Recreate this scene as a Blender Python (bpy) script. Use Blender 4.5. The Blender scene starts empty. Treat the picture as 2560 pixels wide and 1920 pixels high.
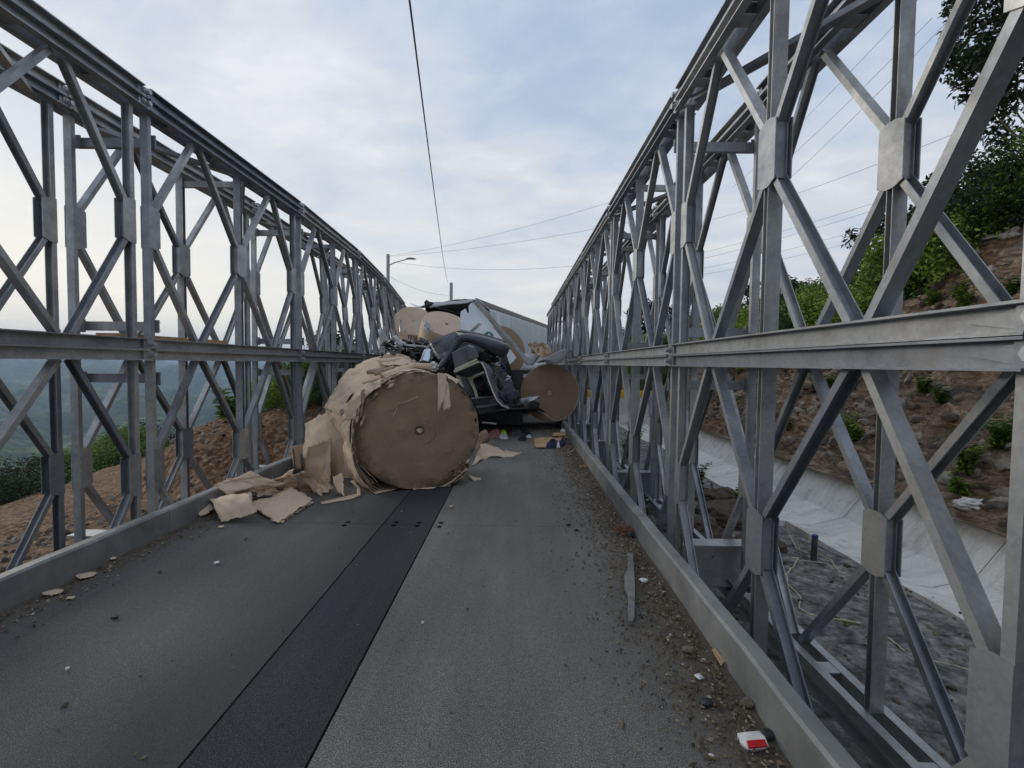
import bpy, bmesh, math, random
import numpy as np
from mathutils import Vector, Matrix, noise
R = math.radians
random.seed(7)
S = bpy.context.scene
COL = S.collection

# ------------------------------------------------------------------ camera
CAMZ = 1.494
F = 1193.37                       # focal length in pixels of a 2560 px wide frame
PITCH, YAW, ROLL = 0.0422, 0.0100, 0.0115
_f = Vector((-math.sin(YAW)*math.cos(PITCH), math.cos(YAW)*math.cos(PITCH), -math.sin(PITCH)))
_r = Vector((math.cos(YAW), math.sin(YAW), 0))
_u = _r.cross(_f)
CR = math.cos(ROLL)*_r + math.sin(ROLL)*_u
CU = -math.sin(ROLL)*_r + math.cos(ROLL)*_u
CF = _f
cam = bpy.data.objects.new('camera', bpy.data.cameras.new('camera'))
COL.objects.link(cam)
cam.matrix_world = Matrix(((CR.x, CU.x, -CF.x, 0), (CR.y, CU.y, -CF.y, 0), (CR.z, CU.z, -CF.z, CAMZ), (0, 0, 0, 1)))
cam.data.sensor_width = 36
cam.data.lens = F/2560*36
cam.data.clip_start = 0.05
cam.data.clip_end = 60000
S.camera = cam

# ------------------------------------------------------------------ world, sun, exposure
SUN_AZ = R(-62)                   # to the left of straight ahead (+y)
SUN_EL = R(16)
SUN = Vector((math.sin(SUN_AZ)*math.cos(SUN_EL), math.cos(SUN_AZ)*math.cos(SUN_EL), math.sin(SUN_EL)))
W = bpy.data.worlds.new('World'); S.world = W; W.use_nodes = True
wt = W.node_tree; wt.nodes.clear()
def wn(t, **k):
    n = wt.nodes.new(t)
    for a, b in k.items(): setattr(n, a, b)
    return n
def wl(a, b): wt.links.new(a, b)
def wmath(op, a, b=None, c=None, clamp=False):
    n = wn('ShaderNodeMath', operation=op, use_clamp=clamp)
    for i, v in enumerate((a, b, c)):
        if v is None: continue
        if isinstance(v, (int, float)): n.inputs[i].default_value = v
        else: wl(v, n.inputs[i])
    return n.outputs[0]
def wramp(fac, stops):
    n = wn('ShaderNodeValToRGB')
    e = n.color_ramp.elements
    while len(e) < len(stops): e.new(0.5)
    for i, (p, c) in enumerate(stops):
        e[i].position = p; e[i].color = (c[0], c[1], c[2], 1)
    wl(fac, n.inputs[0]); return n.outputs[0]
sky = wn('ShaderNodeTexSky', sky_type='NISHITA', sun_disc=False, sun_elevation=SUN_EL, sun_rotation=SUN_AZ,
         altitude=400, air_density=1.2, dust_density=2.0, ozone_density=1.5)
tc = wn('ShaderNodeTexCoord')
sep = wn('ShaderNodeSeparateXYZ'); wl(tc.outputs['Generated'], sep.inputs[0])
zz = wmath('ADD', wmath('MAXIMUM', sep.outputs[2], 0.0), 0.16)
cx = wmath('DIVIDE', sep.outputs[0], zz); cy = wmath('DIVIDE', sep.outputs[1], zz)
cmb = wn('ShaderNodeCombineXYZ'); wl(cx, cmb.inputs[0]); wl(cy, cmb.inputs[1])
def wnoise(scale, detail, rough, off, sy=1.0):
    m = wn('ShaderNodeMapping'); m.inputs['Location'].default_value = off; m.inputs['Scale'].default_value = (1, sy, 1)
    m.inputs['Rotation'].default_value = (0, 0, R(35))
    wl(cmb.outputs[0], m.inputs[0])
    n = wn('ShaderNodeTexNoise'); n.inputs['Scale'].default_value = scale; n.inputs['Detail'].default_value = detail
    n.inputs['Roughness'].default_value = rough; n.inputs['Distortion'].default_value = 0.3
    wl(m.outputs[0], n.inputs['Vector']); return n.outputs['Fac']
n1 = wnoise(1.05, 8, 0.56, (3.1, 1.7, 0), 1.5)
n2 = wnoise(3.2, 8, 0.62, (8.3, 4.2, 0), 1.3)
dens = wmath('ADD', wmath('MULTIPLY', n1, 0.62), wmath('MULTIPLY', n2, 0.38))
sd = wn('ShaderNodeVectorMath', operation='DOT_PRODUCT'); wl(tc.outputs['Generated'], sd.inputs[0]); sd.inputs[1].default_value = SUN
glow = wmath('POWER', wmath('MULTIPLY_ADD', sd.outputs['Value'], 0.5, 0.5, clamp=True), 3.0)
low = wmath('POWER', wmath('SUBTRACT', 1.0, wmath('MAXIMUM', sep.outputs[2], 0.0), clamp=True), 4.0)
shade = wramp(dens, [(0.38, (0.48, 0.595, 0.79)), (0.46, (0.55, 0.645, 0.80)), (0.54, (0.66, 0.72, 0.82)), (0.63, (0.83, 0.86, 0.91))])
warm = wn('ShaderNodeMix', data_type='RGBA', blend_type='MIX')
wl(wmath('MULTIPLY', low, wmath('MULTIPLY_ADD', glow, 1.35, 0.40), clamp=True), warm.inputs['Factor'])
wl(shade, warm.inputs['A']); warm.inputs['B'].default_value = (1.16, 1.10, 0.96, 1)
cloudbr = wn('ShaderNodeMix', data_type='RGBA', blend_type='MULTIPLY'); cloudbr.inputs['Factor'].default_value = 1
wl(warm.outputs['Result'], cloudbr.inputs['A'])
bright = wmath('MULTIPLY_ADD', glow, 0.06, 0.93)
cb = wn('ShaderNodeCombineXYZ')
for i in range(3): wl(bright, cb.inputs[i])
wl(cb.outputs[0], cloudbr.inputs['B'])
bg1 = wn('ShaderNodeBackground'); wl(sky.outputs[0], bg1.inputs[0]); bg1.inputs[1].default_value = 0.09
bg2 = wn('ShaderNodeBackground'); wl(cloudbr.outputs['Result'], bg2.inputs[0]); bg2.inputs[1].default_value = 0.84
mixs = wn('ShaderNodeMixShader')
wl(wmath('MULTIPLY_ADD', wramp(dens, [(0.30, (0, 0, 0)), (0.48, (1, 1, 1))]), 0.18, 0.80), mixs.inputs[0])
wl(bg1.outputs[0], mixs.inputs[1]); wl(bg2.outputs[0], mixs.inputs[2])
wo = wn('ShaderNodeOutputWorld'); wl(mixs.outputs[0], wo.inputs[0])

sl = bpy.data.lights.new('sun', 'SUN'); sl.energy = 1.4; sl.angle = R(22); sl.color = (1.0, 0.93, 0.82)
sun = bpy.data.objects.new('sun', sl); COL.objects.link(sun)
sun.rotation_euler = (-SUN).to_track_quat('-Z', 'Y').to_euler()

S.view_settings.view_transform = 'Standard'
S.view_settings.look = 'None'
S.view_settings.exposure = 0.30
S.view_settings.gamma = 1
S.view_settings.use_curve_mapping = False
S.render.engine = 'CYCLES'
S.cycles.max_bounces = 6
S.cycles.transparent_max_bounces = 6
S.cycles.volume_bounces = 0
S.cycles.use_denoising = True

# ------------------------------------------------------------------ helpers
def at(px, py, Y):
    """photo direction (2560 px frame) taken out to world distance Y"""
    d = CR*((px-1280)/F) + CU*((960-py)/F) + CF
    d = d*(Y/d.y)
    return Vector((d.x, d.y, d.z+CAMZ))
def gp(px, py, z=0.0):
    d = CR*((px-1280)/F) + CU*((960-py)/F) + CF
    k = (z-CAMZ)/d.z
    return Vector((d.x*k, d.y*k, z))
def Z3(x, y, Y): return at(900+x*0.27125, 650+y*0.27125, Y)
def Z4(x, y, Y): return at(480+x*0.36166, 850+y*0.36166, Y)
def G4(x, y, z=0.0): return gp(480+x*0.36166, 850+y*0.36166, z)
def G8(x, y, z=0.0): return gp(1150+x*0.18083, 1040+y*0.18083, z)
def GR(x, y, z=0.0): return gp(1600+x*0.434, 1240+y*0.434, z)
def sstep(a, b, x):
    t = min(1, max(0, (x-a)/(b-a))); return t*t*(3-2*t)
def lerp(a, b, t): return a+(b-a)*t

def tag(o, label=None, cat=None, group=None, kind=None):
    if label: o['label'] = label
    if cat: o['category'] = cat
    if group: o['group'] = group
    if kind: o['kind'] = kind
    return o
def link(name, me, parent=None, loc=None):
    o = bpy.data.objects.new(name, me); COL.objects.link(o)
    if parent is not None: o.parent = parent
    if loc is not None: o.location = loc
    return o
def empty(name, loc=(0, 0, 0), label=None, cat=None, group=None):
    o = bpy.data.objects.new(name, None); COL.objects.link(o); o.location = loc; o.empty_display_size = .2
    return tag(o, label, cat, group)
def copy_tree(o, parent=None):
    c = o.copy(); COL.objects.link(c)
    if parent is not None: c.parent = parent
    for ch in list(o.children): copy_tree(ch, c)
    return c

class MB:
    def __init__(s): s.v = []; s.f = []
    def add(s, vs, fs):
        b = len(s.v); s.v += [Vector(v) for v in vs]; s.f += [tuple(i+b for i in f) for f in fs]; return s
    def box(s, a, b):
        x0, y0, z0 = a; x1, y1, z1 = b
        return s.add([(x0,y0,z0),(x1,y0,z0),(x1,y1,z0),(x0,y1,z0),(x0,y0,z1),(x1,y0,z1),(x1,y1,z1),(x0,y1,z1)],
                     [(0,3,2,1),(4,5,6,7),(0,1,5,4),(1,2,6,5),(2,3,7,6),(3,0,4,7)])
    def prism(s, prof, p0, p1, ax, ay):
        """extrude a 2-d profile (list of (a,b)) from p0 to p1; a along ax, b along ay"""
        p0 = Vector(p0); p1 = Vector(p1); n = len(prof)
        vs = [p0+ax*a+ay*b for a, b in prof]+[p1+ax*a+ay*b for a, b in prof]
        fs = [(i, (i+1) % n, (i+1) % n+n, i+n) for i in range(n)]
        fs += [tuple(range(n-1, -1, -1)), tuple(range(n, 2*n))]
        return s.add(vs, fs)
    def channel(s, p0, p1, ax, ay, depth, fl, t=.008):
        """C section: web spans ax (depth), flanges run along +ay"""
        h = depth/2
        return s.prism([(-h,0),(h,0),(h,fl),(h-t,fl),(h-t,t),(-h+t,t),(-h+t,fl),(-h,fl)], p0, p1, ax, ay)
    def cyl(s, p0, p1, r0, r1=None, n=12, caps=True):
        r1 = r0 if r1 is None else r1
        p0 = Vector(p0); p1 = Vector(p1); d = (p1-p0).normalized()
        a = d.orthogonal().normalized(); b = d.cross(a)
        vs = []
        for p, r in ((p0, r0), (p1, r1)):
            for i in range(n):
                t = 2*math.pi*i/n; vs.append(p+a*(r*math.cos(t))+b*(r*math.sin(t)))
        fs = [(i, (i+1) % n, (i+1) % n+n, i+n) for i in range(n)]
        if caps: fs += [tuple(range(n-1, -1, -1)), tuple(range(n, 2*n))]
        return s.add(vs, fs)
    def tube(s, pts, r, n=6):
        pts = [Vector(p) for p in pts]; m = len(pts); vs = []; 
        for k, p in enumerate(pts):
            d = (pts[min(k+1, m-1)]-pts[max(k-1, 0)]).normalized()
            a = d.cross(Vector((0.13, 0.21, 1))).normalized(); b = d.cross(a)
            rr = r(k/(m-1)) if callable(r) else r
            for i in range(n):
                t = 2*math.pi*i/n; vs.append(p+a*(rr*math.cos(t))+b*(rr*math.sin(t)))
        fs = [(k*n+i, k*n+(i+1) % n, (k+1)*n+(i+1) % n, (k+1)*n+i) for k in range(m-1) for i in range(n)]
        fs += [tuple(range(n-1, -1, -1)), tuple(range((m-1)*n, m*n))]
        return s.add(vs, fs)
    def mesh(s, name, mat, smooth=False):
        me = bpy.data.meshes.new(name); me.from_pydata([tuple(v) for v in s.v], [], s.f)
        bm = bmesh.new(); bm.from_mesh(me); bmesh.ops.recalc_face_normals(bm, faces=bm.faces); bm.to_mesh(me); bm.free()
        for m in (mat if isinstance(mat, (list, tuple)) else [mat]): me.materials.append(m)
        if smooth:
            for p in me.polygons: p.use_smooth = True
        return me
    def build(s, name, mat, parent=None, smooth=False):
        return link(name, s.mesh(name, mat, smooth), parent)

def np_mesh(name, V, Fq, mat, smooth=False):
    V = np.asarray(V, dtype=np.float32); Fq = np.asarray(Fq, dtype=np.int32)
    me = bpy.data.meshes.new(name); n = Fq.shape[1]
    me.vertices.add(len(V)); me.vertices.foreach_set('co', V.ravel())
    me.loops.add(Fq.size); me.loops.foreach_set('vertex_index', Fq.ravel())
    me.polygons.add(len(Fq)); me.polygons.foreach_set('loop_start', np.arange(0, Fq.size, n, dtype=np.int32))
    me.update(calc_edges=True)
    me.materials.append(mat)
    if smooth: me.polygons.foreach_set('use_smooth', np.ones(len(Fq), dtype=bool))
    return me
def solid(o, t, off=-1):
    m = o.modifiers.new('solidify', 'SOLIDIFY'); m.thickness = t; m.offset = off; return o
def bevel(o, w, seg=2):
    m = o.modifiers.new('bevel', 'BEVEL'); m.width = w; m.segments = seg; m.limit_method = 'ANGLE'; return o

# ------------------------------------------------------------------ materials
class NT:
    def __init__(s, name, rough=.6, metal=0.0, spec=.5):
        s.m = bpy.data.materials.new(name); s.m.use_nodes = True; s.t = s.m.node_tree
        s.b = s.t.nodes['Principled BSDF']; s.b.inputs['Roughness'].default_value = rough
        s.b.inputs['Metallic'].default_value = metal; s.b.inputs['Specular IOR Level'].default_value = spec
        s.tc = s.n('ShaderNodeTexCoord')
    def n(s, t, **k):
        x = s.t.nodes.new(t)
        for a, b in k.items(): setattr(x, a, b)
        return x
    def l(s, a, b): s.t.links.new(a, b)
    def geo(s): return s.n('ShaderNodeNewGeometry')
    def pos(s): return s.geo().outputs['Position']
    def noise(s, scale, detail=5, rough=.55, vec=None, dist=0.0, stretch=None):
        v = vec if vec is not None else s.tc.outputs['Object']
        if stretch:
            m = s.n('ShaderNodeMapping'); m.inputs['Scale'].default_value = stretch; s.l(v, m.inputs[0]); v = m.outputs[0]
        x = s.n('ShaderNodeTexNoise'); x.inputs['Scale'].default_value = scale; x.inputs['Detail'].default_value = detail
        x.inputs['Roughness'].default_value = rough; x.inputs['Distortion'].default_value = dist
        s.l(v, x.inputs['Vector']); return x.outputs['Fac']
    def voro(s, scale, vec=None, feature='F1', out='Distance'):
        x = s.n('ShaderNodeTexVoronoi', feature=feature); x.inputs['Scale'].default_value = scale
        s.l(vec if vec is not None else s.tc.outputs['Object'], x.inputs['Vector']); return x.outputs[out]
    def ramp(s, fac, stops, interp='LINEAR'):
        x = s.n('ShaderNodeValToRGB'); x.color_ramp.interpolation = interp; e = x.color_ramp.elements
        while len(e) < len(stops): e.new(.5)
        for i, (p, c) in enumerate(stops):
            e[i].position = p; c = (c, c, c) if isinstance(c, (int, float)) else c; e[i].color = (*c, 1)
        s.l(fac, x.inputs[0]); return x.outputs[0]
    def math(s, op, a, b=None, c=None, clamp=False):
        x = s.n('ShaderNodeMath', operation=op, use_clamp=clamp)
        for i, v in enumerate((a, b, c)):
            if v is None: continue
            if isinstance(v, (int, float)): x.inputs[i].default_value = v
            else: s.l(v, x.inputs[i])
        return x.outputs[0]
    def mix(s, fac, a, b, mode='MIX'):
        x = s.n('ShaderNodeMix', data_type='RGBA', blend_type=mode)
        for k, v in (('Factor', fac), ('A', a), ('B', b)):
            i = x.inputs[k]
            if isinstance(v, (int, float)): i.default_value = v if k == 'Factor' else (v, v, v, 1)
            elif isinstance(v, tuple): i.default_value = (*v, 1)
            else: s.l(v, i)
        return x.outputs['Result']
    def col(s, v):
        if isinstance(v, tuple): s.b.inputs['Base Color'].default_value = (*v, 1)
        else: s.l(v, s.b.inputs['Base Color'])
        return s
    def rough(s, v): s.l(v, s.b.inputs['Roughness']); return s
    def bump(s, h, strength=.4, dist=.01):
        x = s.n('ShaderNodeBump'); x.inputs['Strength'].default_value = strength; x.inputs['Distance'].default_value = dist
        s.l(h, x.inputs['Height']); s.l(x.outputs[0], s.b.inputs['Normal']); return s

M = {}
def simple(name, c, rough=.6, metal=0., var=.25, scale=6, bump=.15, bscale=60, spec=.5, bdist=.004):
    k = NT(name, rough, metal, spec)
    n = k.noise(scale, 6, .6)
    lo = tuple(x*(1-var) for x in c); hi = tuple(min(1, x*(1+var)) for x in c)
    k.col(k.ramp(n, [(.3, lo), (.7, hi)]))
    if bump: k.bump(k.noise(bscale, 4, .6), bump, bdist)
    M[name] = k.m; return k.m

# galvanised steel: grey, spangled, with dull streaks and a little variation from member to member
k = NT('galvanised', .45, .70)
pos = k.pos()
oi = k.n('ShaderNodeObjectInfo')
a = k.noise(5, 6, .65, pos); b = k.voro(55, pos, out='Color')
bw = k.n('ShaderNodeRGBToBW'); k.l(b, bw.inputs[0])
c = k.ramp(a, [(.30, (.245, .26, .28)), (.5, (.335, .35, .368)), (.72, (.44, .45, .46))])
c = k.mix(.16, c, k.ramp(bw.outputs[0], [(.2, .24), (.8, .50)]))
tint = k.ramp(oi.outputs['Random'], [(0, (.70, .73, .79)), (.5, (1., 1., 1.)), (1, (1.22, 1.18, 1.12))])
c = k.mix(1.0, c, tint, 'MULTIPLY')
dirt = k.noise(2.2, 7, .7, pos, stretch=(1, 1, .35))
c = k.mix(k.ramp(dirt, [(.53, 0.), (.72, .6)]), c, (.20, .175, .145))
k.col(c); k.rough(k.ramp(a, [(.3, .62), (.7, .42)])); k.bump(k.noise(90, 3, .6, pos), .12, .002)
M['steel'] = k.m
simple('bolt', (.45, .46, .48), .4, .6, .2, 30, .1)
simple('kerb_steel', (.24, .245, .24), .6, .3, .3, 4, .2, 60)
simple('dark_steel', (.07, .07, .075), .5, .5, .35, 9, .2)

# anti-skid deck coating: black-grey grit, wheel paths worn paler, centre strip still dark, dust by the kerbs
def deck_mat(name, centre):
    k = NT(name, .85, 0, .35); pos = k.pos()
    sx = k.n('ShaderNodeSeparateXYZ'); k.l(pos, sx.inputs[0])
    fine = k.noise(175, 3, .75, pos); mid = k.noise(38, 5, .7, pos); big = k.noise(1.6, 6, .6, pos, stretch=(1, .35, 1))
    grit = k.voro(210, pos)
    if centre: c = k.ramp(fine, [(.38, (.016, .017, .021)), (.56, (.046, .048, .053)), (.66, (.15, .155, .16))])
    else: c = k.ramp(fine, [(.34, (.062, .060, .054)), (.50, (.155, .148, .134)), (.67, (.40, .385, .35))])
    c = k.mix(1, c, k.ramp(big, [(.3, .72), (.7, 1.22)]), 'MULTIPLY')
    c = k.mix(1, c, k.ramp(mid, [(.3, .78), (.7, 1.2)]), 'MULTIPLY')
    st_ = k.noise(1.0, 5, .6, pos, stretch=(7, .12, 1)); c = k.mix(1, c, k.ramp(st_, [(.36, .93), (.6, 1.05)]), 'MULTIPLY')
    if not centre:
        wob = k.math('MULTIPLY_ADD', k.noise(1.1, 5, .6, pos, stretch=(1, .4, 1)), .5, -.25)
        xx = k.math('ADD', sx.outputs[0], wob)
        # oil-dark middle of the lane next to the centre strip (left panel), dust against both kerbs
        c = k.mix(k.ramp(k.math('MULTIPLY_ADD', sx.outputs[0], 1., 1.6), [(.3, .44), (.7, 0.)]), c, (.050, .054, .058))
        lane = k.math('MULTIPLY', k.ramp(k.math('MULTIPLY_ADD', xx, .5, 1.2), [(.30, 0.), (.56, 1.)]),
                      k.ramp(k.math('MULTIPLY_ADD', xx, 1., 2.), [(.80, 1.), (1., 0.)]))
        c = k.mix(k.math('MULTIPLY', lane, .62), c, (.028, .030, .034))
        dn = k.noise(5, 7, .7, pos)
        right = k.math('ADD', k.math('MULTIPLY', sx.outputs[0], 2.6), k.math('MULTIPLY', dn, 1.6))
        left = k.math('ADD', k.math('MULTIPLY', sx.outputs[0], -3.2), k.math('MULTIPLY', dn, 1.6))
        df = k.math('MAXIMUM', k.math('SUBTRACT', right, 2.35, clamp=True), k.math('SUBTRACT', left, 9.55, clamp=True))
        soil = k.ramp(k.noise(60, 6, .75, pos), [(.3, (.05, .038, .028)), (.6, (.12, .096, .071)), (.8, (.25, .21, .16))])
        c = k.mix(k.math('MULTIPLY', df, .92), c, soil)
        sp = k.ramp(k.voro(9, pos), [(.0, 1.), (.06, 1.), (.075, 0.)])
        spn = k.ramp(k.noise(2.3, 3, .5, pos), [(.55, 0.), (.62, .7)])
        c = k.mix(k.math('MULTIPLY', sp, spn), c, (.022, .022, .024))
    k.col(c)
    h = k.math('ADD', k.math('MULTIPLY', grit, .8), fine)
    k.bump(h, .7, .004); return k.m
M['deck'] = deck_mat('deck_coating', False); M['deck_dark'] = deck_mat('deck_coating_dark', True)
simple('hole', (.004, .004, .004), .95, 0, .1, 5, 0)

# kraft paper and cut roll ends
k = NT('kraft', .72, 0, .3); pos = k.tc.outputs['Object']
c = k.ramp(k.noise(3, 6, .6, pos), [(.3, (.55, .42, .305)), (.7, (.68, .535, .40))])
c = k.mix(k.ramp(k.noise(1.3, 6, .7, pos), [(.58, 0.), (.75, .5)]), c, (.36, .26, .175))
k.col(c); k.bump(k.math('ADD', k.noise(7, 5, .6, pos), k.math('MULTIPLY', k.noise(90, 2, .5, pos), .15)), .35, .012); M['kraft'] = k.m
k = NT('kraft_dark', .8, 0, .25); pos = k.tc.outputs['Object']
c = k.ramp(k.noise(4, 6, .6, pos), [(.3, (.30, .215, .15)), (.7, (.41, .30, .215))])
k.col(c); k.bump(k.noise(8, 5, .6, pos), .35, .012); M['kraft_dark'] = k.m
def end_mat(name, c0, c1, grime):
    k = NT(name, .85, 0, .2); pos = k.tc.outputs['Object']   # object z is the roll axis
    sx = k.n('ShaderNodeSeparateXYZ'); k.l(pos, sx.inputs[0])
    cm = k.n('ShaderNodeCombineXYZ'); k.l(sx.outputs[0], cm.inputs[0]); k.l(sx.outputs[1], cm.inputs[1])
    ln = k.n('ShaderNodeVectorMath', operation='LENGTH'); k.l(cm.outputs[0], ln.inputs[0])
    rad = k.math('ADD', ln.outputs['Value'], k.math('MULTIPLY', k.noise(4, 4, .6, cm.outputs[0]), .05))
    rings = k.n('ShaderNodeTexNoise'); rings.noise_dimensions = '1D'; rings.inputs['Scale'].default_value = 90; rings.inputs['Detail'].default_value = 4
    k.l(rad, rings.inputs['W'])
    c = k.ramp(k.noise(2.2, 6, .6, pos), [(.3, c0), (.7, c1)])
    c = k.mix(1, c, k.ramp(rings.outputs['Fac'], [(.3, .95), (.7, 1.04)]), 'MULTIPLY')
    if grime:
        wv = k.n('ShaderNodeTexWave', wave_type='RINGS', rings_direction='Z'); wv.inputs['Scale'].default_value = 9; wv.inputs['Distortion'].default_value = 16; wv.inputs['Detail'].default_value = 3; wv.inputs['Detail Scale'].default_value = 1.2
        mp = k.n('ShaderNodeMapping'); mp.inputs['Location'].default_value = (-.05, .03, 0); mp.inputs['Scale'].default_value = (1, 1.25, 0); k.l(pos, mp.inputs[0]); k.l(mp.outputs[0], wv.inputs['Vector'])
        sw = k.math('MULTIPLY', k.ramp(wv.outputs['Fac'], [(.0, 1.), (.22, 0.)]), k.ramp(rad, [(.06, .5), (.24, 0.)]))
        c = k.mix(sw, c, (.10, .078, .06))
        g = k.math('MULTIPLY', k.ramp(rad, [(.56, 0.), (.72, 1.)]), k.ramp(k.noise(3.5, 7, .7, pos), [(.42, 0.), (.54, .9)]))
        c = k.mix(g, c, (.045, .036, .028))
        s2 = k.ramp(k.noise(2.4, 7, .75, pos, stretch=(1, 3, 1)), [(.6, 0.), (.72, .55)])
        c = k.mix(s2, c, (.12, .094, .072))
    k.col(c); k.bump(k.math('ADD', rings.outputs['Fac'], k.math('MULTIPLY', k.noise(3, 5, .6, pos), 1.5)), .35, .012); return k.m
M['end_front'] = end_mat('cut_roll_end_dirty', (.265, .180, .115), (.36, .255, .170), True)
M['end_right'] = end_mat('cut_roll_end_brown', (.285, .190, .128), (.36, .25, .175), False)
M['end_pale'] = end_mat('cut_roll_end_pale', (.47, .365, .28), (.56, .445, .35), False)
M['end_mid'] = end_mat('cut_roll_end_tan', (.34, .235, .165), (.41, .295, .215), False)
simple('core', (.55, .44, .30), .8, 0, .2, 20, .2)
simple('label_paper', (.72, .74, .80), .6, 0, .08, 8, .05)
simple('print', (.25, .28, .36), .7, 0, .2, 30, 0)

# ground, rock, concrete
k = NT('soil', .95, 0, .2); pos = k.pos()
sx = k.n('ShaderNodeSeparateXYZ'); k.l(pos, sx.inputs[0])
n = k.noise(.55, 9, .68, pos); m2 = k.noise(7, 7, .72, pos)
brown = k.ramp(m2, [(.36, (.032, .018, .011)), (.47, (.11, .060, .032)), (.56, (.20, .118, .066)), (.67, (.38, .27, .18))])
grey = k.ramp(m2, [(.36, (.065, .063, .060)), (.47, (.17, .166, .158)), (.56, (.29, .28, .265)), (.67, (.48, .465, .44))])
side = k.ramp(k.math('MULTIPLY_ADD', sx.outputs[0], .1, .45), [(.35, 0.), (.62, 1.)])
c = k.mix(side, brown, grey)
far = k.ramp(k.math('ADD', k.math('MULTIPLY', k.math('MULTIPLY_ADD', sx.outputs[1], .47, sx.outputs[0]), -.03), k.math('MULTIPLY', n, .25)), [(.50, 0.), (.58, 1.)])
green = k.ramp(k.noise(1.3, 8, .7, pos), [(.3, (.012, .024, .008)), (.6, (.04, .075, .018)), (.8, (.09, .13, .03))])
c = k.mix(far, c, green)
k.col(c); k.bump(k.math('ADD', k.math('MULTIPLY', m2, 1.), k.math('MULTIPLY', k.noise(38, 6, .75, pos), .45)), .9, .06); M['soil'] = k.m
k = NT('rock', .9, 0, .25); pos = k.pos()
big = k.noise(.45, 7, .6, pos, .5); m2 = k.noise(3.2, 9, .74, pos, 1.2, stretch=(1, .55, 1.9)); f = k.noise(26, 6, .75, pos)
c = k.ramp(m2, [(.35, (.030, .022, .016)), (.45, (.13, .088, .057)), (.54, (.28, .20, .135)), (.66, (.54, .44, .34))])
c = k.mix(k.ramp(big, [(.52, 0.), (.66, .75)]), c, k.ramp(m2, [(.3, (.06, .03, .012)), (.6, (.24, .125, .045)), (.8, (.36, .22, .10))]))
c = k.mix(k.ramp(k.noise(.8, 6, .6, pos, .3), [(.55, 0.), (.68, .7)]), c, k.ramp(m2, [(.3, (.05, .05, .05)), (.7, (.24, .235, .22))]))
c = k.mix(1, c, k.ramp(f, [(.3, .6), (.7, 1.35)]), 'MULTIPLY')
k.col(c); k.bump(k.math('ADD', m2, k.math('MULTIPLY', f, .5)), 1., .14); M['rock'] = k.m
k = NT('stone', .9, 0, .25); oi = k.n('ShaderNodeNewGeometry'); pos = oi.outputs['Position']
c = k.ramp(oi.outputs['Random Per Island'], [(0, (.06, .045, .034)), (.35, (.12, .092, .07)), (.7, (.20, .165, .13)), (1, (.27, .25, .22))])
c = k.mix(1, c, k.ramp(k.noise(14, 6, .7, pos), [(.3, .6), (.7, 1.35)]), 'MULTIPLY')
k.col(c); k.bump(k.noise(30, 5, .7, pos), .6, .02); M['stone'] = k.m
k = NT('concrete', .88, 0, .25); pos = k.pos()
c = k.ramp(k.noise(1.1, 8, .65, pos), [(.3, (.58, .57, .535)), (.7, (.74, .725, .685))])
c = k.mix(1, c, k.ramp(k.noise(40, 5, .7, pos), [(.3, .85), (.7, 1.1)]), 'MULTIPLY')
c = k.mix(k.ramp(k.noise(2.7, 8, .75, pos, .4), [(.53, 0.), (.66, .55)]), c, (.30, .27, .23))
c = k.mix(k.ramp(k.noise(1.2, 7, .7, pos, stretch=(.5, 5, 1)), [(.5, 0.), (.62, .4)]), c, (.36, .34, .31))
k.col(c); k.bump(k.noise(55, 5, .7, pos, stretch=(.25, 1, 1)), .35, .01); M['concrete'] = k.m
simple('asphalt', (.055, .055, .057), .9, 0, .3, 5, .5, 120)
# far hills
k = NT('hills', 1., 0, .1); pos = k.pos()
a = k.noise(.0045, 10, .62, pos); b = k.noise(.028, 8, .68, pos)
c = k.ramp(b, [(.36, (.008, .018, .008)), (.5, (.03, .055, .018)), (.62, (.085, .12, .04))])
c = k.mix(k.ramp(a, [(.52, 0.), (.64, .8)]), c, k.ramp(b, [(.38, (.06, .09, .03)), (.6, (.21, .23, .09))]))
c = k.mix(k.ramp(k.noise(.009, 6, .7, pos, .5), [(.66, 0.), (.70, .7)]), c, (.20, .15, .095))
k.col(c); k.bump(b, .7, 3.); M['hills'] = k.m

def leaf_mat(name, stops, tr=.35):
    k = NT(name, .6, 0, .3); g = k.geo()
    c = k.ramp(g.outputs['Random Per Island'], stops)
    k.col(c)
    t = k.n('ShaderNodeBsdfTranslucent'); k.l(c, t.inputs[0])
    mx = k.n('ShaderNodeMixShader'); mx.inputs[0].default_value = tr
    out = [n for n in k.t.nodes if n.type == 'OUTPUT_MATERIAL'][0]
    k.l(k.b.outputs[0], mx.inputs[1]); k.l(t.outputs[0], mx.inputs[2]); k.l(mx.outputs[0], out.inputs[0])
    M[name] = k.m
leaf_mat('leaf_bright', [(0, (.05, .10, .014)), (.5, (.17, .27, .04)), (1, (.34, .42, .08))])
leaf_mat('leaf_mid', [(0, (.04, .09, .018)), (.5, (.09, .165, .03)), (1, (.19, .26, .055))])
leaf_mat('leaf_dark', [(0, (.008, .018, .008)), (.5, (.018, .035, .013)), (1, (.045, .065, .022))])
leaf_mat('litter', [(0, (.05, .034, .022)), (.4, (.11, .078, .048)), (.75, (.22, .16, .095)), (.93, (.30, .24, .16)), (1, (.5, .48, .42))], .1)
simple('bark', (.075, .06, .048), .9, 0, .4, 8, .6, 25)

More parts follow.
